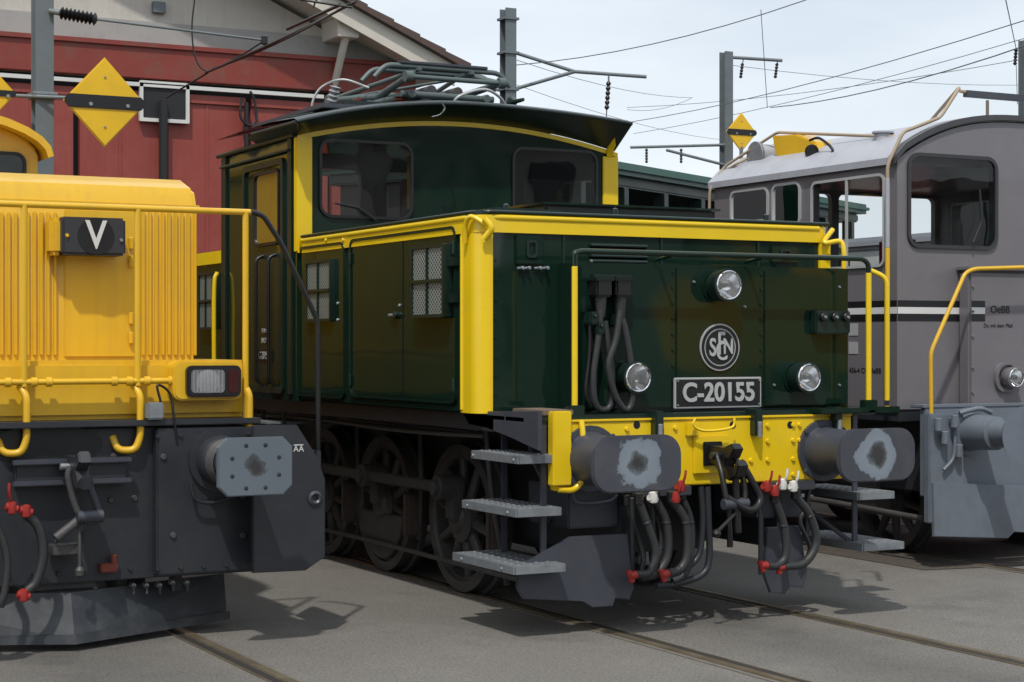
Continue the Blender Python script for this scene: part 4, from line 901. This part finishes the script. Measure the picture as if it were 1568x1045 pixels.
# ================= RED AND WHITE COACH (seen through the grey cab) =================
group('red_and_white_coach',(10.5,8,0))
box('coach_lower_body',(9.2,11.9),(4.2,15),(1.0,2.35),red,.03); box('coach_upper_body',(9.2,11.9),(4.2,15),(2.3505,2.9),white,.03); box('coach_roof',(9.15,11.95),(4.15,15.05),(2.902,3.05),greyl,.06)
for k in range(6): box('coach_window',(9.17,9.199),(4.7+k*1.7,5.8+k*1.7),(2.42,2.8),glassd,.005)
box('coach_end_window',(9.9,11.2),(4.17,4.199),(2.42,2.8),glassd,.005); box('coach_frame',(9.3,11.8),(4.4,14.8),(.6,.999),under)
for yk in(5.5,7.3,12,13.8):
    for xx in(9.7,11.2): lathe('coach_wheel',[(0,0),(.45,0),(.45,.12),(0,.12)],(xx,yk,.45),(1,0,0),under)

# ================= ENGINE SHED =================
group('red_engine_shed',(0,15.2,0))
SY=15.15
stucco=M('stucco',(.50,.47,.43),.85,var=.08,scale=1.2,dirt=(.38,.36,.33),dirtamt=.5,bump=.3,grime=(.38,.36,.33))
stucco2=M('stucco_grey',(.33,.32,.31),.85,var=.1,dirt=(.23,.22,.21),dirtamt=.5)
redw=M('faded_red_door',(.25,.043,.032),.5,var=.12,scale=1.2,dirt=(.30,.085,.065),dirtamt=.5,dscale=1.8,grime=(.29,.075,.06))
redb=M('red_girder',(.21,.032,.022),.55,var=.2,dirt=(.12,.09,.06),dirtamt=.7,dscale=3.5)
blk=M('shed_dark',(.012,.012,.014),.6)
p1=PY(520,0,14.4);p2=PY(692,98,14.4); sl=(p1.z-p2.z)/(p2.x-p1.x)
pkx=-3.0; WR=PY(622,0,SY).x; WL=2*pkx-WR
zz=lambda x:p2.z+sl*(p2.x-(pkx+abs(x-pkx)))
zb1=PY(300,128,SY).z; zb2=PY(300,74,SY).z; zw=PY(300,133,SY).z
extr('gable_wall',[(WL,zb1),(WR,zb1),(WR,zz(WR)-.3),(pkx,zz(pkx)-.3),(WL,zz(WL)-.3)],'y',SY,SY+.3,stucco,0)
box('side_wall',(WR-.3,WR-.001),(SY+.301,45),(0,zz(WR)-.35),stucco2,0)
box('side_wall_left',(WL+.001,WL+.3),(SY+.301,45),(0,zz(WL)-.35),stucco2,0)
box('grey_lintel_band',(WL,WR),(SY-.04,SY-.001),(zb2+.0,zb2+.32),stucco2,.01)
box('red_girder',(WL,WR+.1),(SY-.14,SY-.001),(zb1,zb2-.002),redb,.01)
box('red_girder_flange',(WL,WR+.1),(SY-.18,SY-.141),(zb2-.07,zb2-.003),redb,.005)
box('white_strip',(WL,PY(490,0,SY).x),(SY-.16,SY-.10),(zw-.07,zw-.015),white,0)
box('door_recess',(WL,WR),(SY+.08,SY+.2),(0,zb1),blk,0)
segs=[(-300,-160),(-150,-30),(-20,111),(121,242),(256,373),(382,500),(506,612)]
for a,b in segs:
    x0,x1=PY(a,0,SY).x,PY(b,0,SY).x
    box('door_leaf',(x0,x1),(SY-.05,SY+.05),(.05,zw-.12),redw,.006)
    box('door_rib',((x0+x1)/2-.02,(x0+x1)/2+.02),(SY-.060,SY-.051),(.05,zw-.14),redw,.004)
    box('door_rail',(x0,x1),(SY-.08,SY-.051),(2.6,2.75),redw,.004)
    box('door_top_rail',(x0,x1),(SY-.09,SY-.051),(zw-.25,zw-.13),redw,.004)
x0,x1,z0,z1=rectY(213,126,289,188,SY-.12)
ring('hatch_frame',rr(x0,x1,z0,z1,.01,1),rr(x0+.05,x1-.05,z0+.05,z1-.05,.01,1),'y',SY-.16,SY-.09,white); box('hatch_hole',(x0+.04,x1-.04),(SY-.13,SY-.10),(z0+.04,z1-.04),blk,0)
x=PY(250,0,SY-.2).x; box('dark_post',(x-.06,x+.06),(SY-.24,SY-.16),(.05,zb1-.3),blk,.02)  # dark upright at the wide black gap between door leaves
x=PY(378,0,SY-.2).x; box('door_bar',(x-.03,x+.03),(SY-.2,SY-.15),(.05,zw-.2),blk,.01)
tube('door_loop',[PY(a,b,SY-.2) for a,b in((370,150),(368,178),(380,192),(392,185),(390,155),(383,140))],.02,blk)
tile=M('roof_tiles',(.085,.055,.048),.8,var=.3,scale=8)
soff=M('soffit_boards',(.56,.52,.46),.7,var=.1,scale=4)
for s in(-1,1):
    f=lambda x: pkx+s*(x-pkx)
    pe=p2.x
    a=[(f(pe),zz(pe)),(f(pkx),zz(pkx)),(f(pkx),zz(pkx)-.16),(f(pe),zz(pe)-.16)]
    extr('soffit',[(q,z_-.05) for q,z_ in a],'y',14.46,44,soff,0)
    extr('barge_board',[(q,z_) for q,z_ in [(f(pe+.05),zz(pe+.05)),(f(pkx),zz(pkx)),(f(pkx),zz(pkx)-.3),(f(pe+.05),zz(pe+.05)-.3)]],'y',14.40,14.455,soff,0)
    extr('tiles',[(f(pe+.15),zz(pe+.15)+.1),(f(pkx),zz(pkx)+.1),(f(pkx),zz(pkx)+.005),(f(pe+.15),zz(pe+.15)+.005)],'y',14.32,44,tile,0)
for k in range(14):
    q=p2.x+.05-k*.42
    extr('tile_edge',[(q-.2,zz(q-.2)+.005),(q+.22,zz(q+.22)+.005),(q+.22,zz(q+.22)+.13),(q-.2,zz(q-.2)+.10)],'y',14.29,14.315,tile,.004)
p=PY(530,44,14.6); box('purlin_end',(p.x-.17,p.x+.17),(14.5,SY),(p.z-.14,p.z+.14),soff,.01); box('purlin_end',(2*pkx-p.x-.17,2*pkx-p.x+.17),(14.5,SY),(p.z-.14,p.z+.14),soff,.01)
tube('purlin_brace',[(p.x,14.6,p.z-.1),(p.x,SY,p.z-.9)],.06,soff)
p=PY(243,12,SY-.05); box('wall_fixture',(p.x-.09,p.x+.09),(SY-.1,SY),(p.z-.08,p.z+.08),mast)

# ================= CATENARY MASTS, SIGNS, WIRES =================
def hmast(px,d,w_,ztop):
    b=P(px,525,d); x,y=b.x,b.y
    for s in(-1,1): box('mast_flange',(x-w_/2,x+w_/2),(y+s*w_/2-.012,y+s*w_/2+.012),(-.05,ztop),mast,.003)
    box('mast_web',(x-.012,x+.012),(y-w_/2+.013,y+w_/2-.013),(-.05,ztop),mast,0)
    box('mast_foot',(x-w_*.9,x+w_*.9),(y-w_*.9,y+w_*.9),(-.05,.12),stucco2,.02)
    return x,y
def insul(a,b,r=.055,mat=None,nn=9):
    a=Vector(a);b=Vector(b);L=(b-a).length
    lathe('insulator',[(0,0)]+[((r if k%2 else r*.5),L*k/(2*nn)) for k in range(2*nn+1)]+[(0,L)],a,b-a,mat or brownins,14)
ym=M('sign_yellow',(.70,.43,.008),.35,dirt=(.4,.25,.03),dirtamt=.3)
def diamond(px,py,d,r):
    c=P(px,py,d); group('yellow_diamond_sign',c)
    o=[(c.x,c.z+r*1.08),(c.x+r,c.z),(c.x,c.z-r*1.08),(c.x-r,c.z)]
    extr('sign_board',o,'y',c.y-.02,c.y+.02,ym,.012)
    extr('sign_band',[(c.x-r*.98,c.z-.02),(c.x-r*.88,c.z-r*.16),(c.x+r*.88,c.z-r*.16),(c.x+r*.98,c.z-.02),(c.x+r*.98,c.z+.02),(c.x+r*.88,c.z+r*.16),(c.x-r*.88,c.z+r*.16),(c.x-r*.98,c.z+.02)],'y',c.y-.034,c.y-.021,black,.003)
    for s in(-.35,.55): cyl('sign_bolt',(c.x+r*s,c.y-.034,c.z-.03),(c.x+r*s,c.y-.045,c.z-.03),.02,steel)
    for s in(-.6,.6): lathe('sign_screw',[(0,0),(.012,0),(.012,.01),(0,.012)],(c.x,c.y-.02,c.z+s*r),(0,-1,0),steel,8)
group('catenary_mast',P(65,525,19)); mx_,my_=hmast(65,19,.19,7.0)
for py in(145,150): box('mast_clamp',(mx_-.13,mx_+.13),(my_-.14,my_+.14),(P(65,py,19).z-.015,P(65,py,19).z+.015),steel,.003)
cyl('sign_arm',P(25,147,18.85),P(105,150,18.85),.02,mast)
insul(P(92,20,18.9),P(148,30,18.9),.07,black); cyl('cantilever',P(75,17,18.9),P(92,20,18.9),.03,mast); cyl('cantilever_tube',P(148,30,18.9),P(405,62,19.6),.013,mast)
diamond(160,157,18.7,.43); diamond(-5,143,18.9,.20)
group('catenary_mast',P(778,525,30)); mx_,my_=hmast(778,30,.2,P(778,14,30).z)
p=[P(a,b,30) for a,b in((786,80),(880,110),(990,118),(790,136))]
cyl('bracket_tube',p[0],p[1],.03,mast); cyl('bracket_tube',p[1],p[2],.03,mast); cyl('bracket_brace',p[3],p[1],.03,mast)
insul(P(932,125,30),P(929,168,30),.045,black,6); cyl('dropper',P(932,117,30),P(932,126,30),.015,mast); cyl('dropper',P(929,168,30),P(928,190,30),.01,wire)
for py in(30,82,138): 
    z_=P(778,py,30).z; box('mast_clamp',(mx_-.14,mx_+.14),(my_-.14,my_+.14),(z_-.02,z_+.02),mast,.003)
group('catenary_mast',P(1112,525,38)); mx_,my_=hmast(1112,38,.2,P(1112,80,38).z)
cyl('bracket_tube',P(1118,88,38),P(1198,93,38),.035,mast)
for a in(1137,1190): insul(P(a,97,38),P(a-3,120,38),.04,black,5); tube('dropper',[P(a+1,92,38),P(a,98,38)],.012,mast)
cyl('bracket_lower',P(1118,222,38),P(965,226,38),.03,mast); cyl('bracket_lower',P(1118,255,38),P(1020,230,38),.03,mast)
for a in(990,1043): insul(P(a,228,38),P(a,250,38),.035,black,5)
cyl('signal_post',P(1135,225,37.5),P(1135,525,37.5),.04,mast)
diamond(1135,203,37.5,.38)
group('catenary_mast',P(1566,525,34)); mx_,my_=hmast(1568,34,.14,P(1562,62,34).z)
insul(P(1556,75,34),P(1554,100,34),.04,black,5)
group('catenary_wires',(3,25,6))
def wr(a,b,r=.010,sag=.15,mat=wire):
    a=P(*a);b=P(*b);tube('wire',[a.lerp(b,t)-Vector((0,0,sag*4*t*(1-t))) for t in[k/8 for k in range(9)]],r,mat,n=5,sub=1)
wr((790,100,30),(1235,0,26),.008); wr((960,188,42),(1600,22,24),.008); wr((970,205,50),(1600,50,30),.007); wr((960,165,45),(1600,85,30),.006); wr((1180,165,38),(1600,60,24),.010)
wr((790,92,30),(1060,150,50),.006); wr((1060,150,50),(960,168,50),.006); wr((1165,15,34),(1175,165,36),.007,0); wr((1118,100,38),(1600,130,50),.006); wr((790,130,30),(1112,215,50),.005)
wr((1540,0,24),(1556,75,34),.008,0); wr((1556,100,34),(1558,160,34),.007,0)
wr((315,112,19.6),(545,3,16),.013,.02,black); wr((325,106,19.6),(535,6,16),.011,.05,black); wr((440,45,18),(520,8,16.5),.018,.0,black)
wr((405,62,19.6),(320,110,19.6),.010,.02,black); wr((255,150,20),(318,112,19.6),.011,0,black); wr((460,0,15),(540,12,15),.01,0,black)
tube('wire_loop',[P(a,b,19.6) for a,b in((298,0),(294,40),(297,80),(306,102),(318,110))],.009,black)
tube('wire_loop',[P(a,b,19.6) for a,b in((480,12),(485,0),(500,-5))],.010,black)
lathe('wire_clamp',[(0,-.06),(.04,-.04),(.04,.04),(0,.06)],P(405,62,19.6),(0,0,1),black,10)

# ================= GREEN COACH BEHIND =================
a=P(945,245,20);b=P(1090,269,22); dv=(b-a); dv.z=0; dv.normalize(); nv=Vector((dv.y,-dv.x,0)); 
group('green_passenger_coach',a)
nv=-nv if nv.dot(ray(1000,525))<0 else nv
A0=a-dv*1.6; A0.z=0
def cb(name,s0,s1,n0,n1,z0,z1,mat,bv=.02):
    bm=bmesh.new(); bmesh.ops.create_cube(bm,size=1)
    for v in bm.verts:
        s_=s0+(v.co.x+.5)*(s1-s0); n_=n0+(v.co.y+.5)*(n1-n0); v.co=A0+dv*s_+nv*n_+Vector((0,0,z0+(v.co.z+.5)*(z1-z0)))
    bev(bm,bv); return finish(bm,name,mat)
dgreen=M('coach_green',(.010,.028,.023),.4)
cb('coach_body',0,9,.1,2.8,1.0,2.9,dgreen); cb('coach_top_panel',0,9,.1,2.8,3.50,3.62,dgreen)
cb('coach_roof',-.1,9.1,-.05,2.95,3.62,3.76,teal,.05); cb('coach_roof_upper',0,9,.5,2.4,3.761,3.86,teal,.06)
cb('coach_inner',.1,8.9,1.5,2.7,2.9,3.50,black,0)
for k in range(10): cb('coach_pillar',k*.97,k*.97+.12,.1,.25,2.9,3.50,dgreen,.01)
cb('coach_frame',0,9,.3,2.6,.7,1.0,under)
for s in(1.5,3.5,6.5,8): 
    for nn_ in (.7,2.2):
        c=A0+dv*s+nv*nn_+V(0,0,.46); lathe('coach_wheel',[(0,0),(.46,0),(.46,.12),(0,.12)],c,nv,under)

# ================= UNSEEN OBJECTS BEHIND THE VIEWER, ADDED FOR REFLECTIONS =================
group('reflected_yellow_wagon',(17,-19,0))  # unseen wagon added so the green front panels mirror something yellow
box('wagon_body',(14.6,20),(-21.5,-19),(1.1,2.9),yel2,.05); box('wagon_frame',(14.6,20),(-21.3,-19.2),(.8,1.1),dark); box('wagon_cab',(17.2,19),(-21.3,-19.2),(2.9,3.6),yel2,.1)
for xx in(15.5,19):
    for yk in(-21,-19.6): lathe('wagon_wheel',[(0,0),(.46,0),(.46,.12),(0,.12)],(xx,yk,.47),(0,1,0),under)
group('reflected_grey_depot',(-10,-45,0))  # unseen blocks added, heights varied for mixed reflections in the cab windows
for x0,x1,h in((-60,-22,9),(-21,-8,5.5),(-7,10,7.5),(12,20,4),(21,32,9.5),(34,44,6),(46,80,8)):
    box('depot_wall',(x0,x1),(-60,-45),(0,h),stucco2,.05); box('depot_roof',(x0-.5,x1+.5),(-61,-44),(h+.001,h+.5),tile,.05)
    for k in range(int((x1-x0)/3)): box('depot_window',(x0+.8+k*3,x0+2.2+k*3),(-44.95,-44.9),(h-2.6,h-1),glassd,0)
G=None
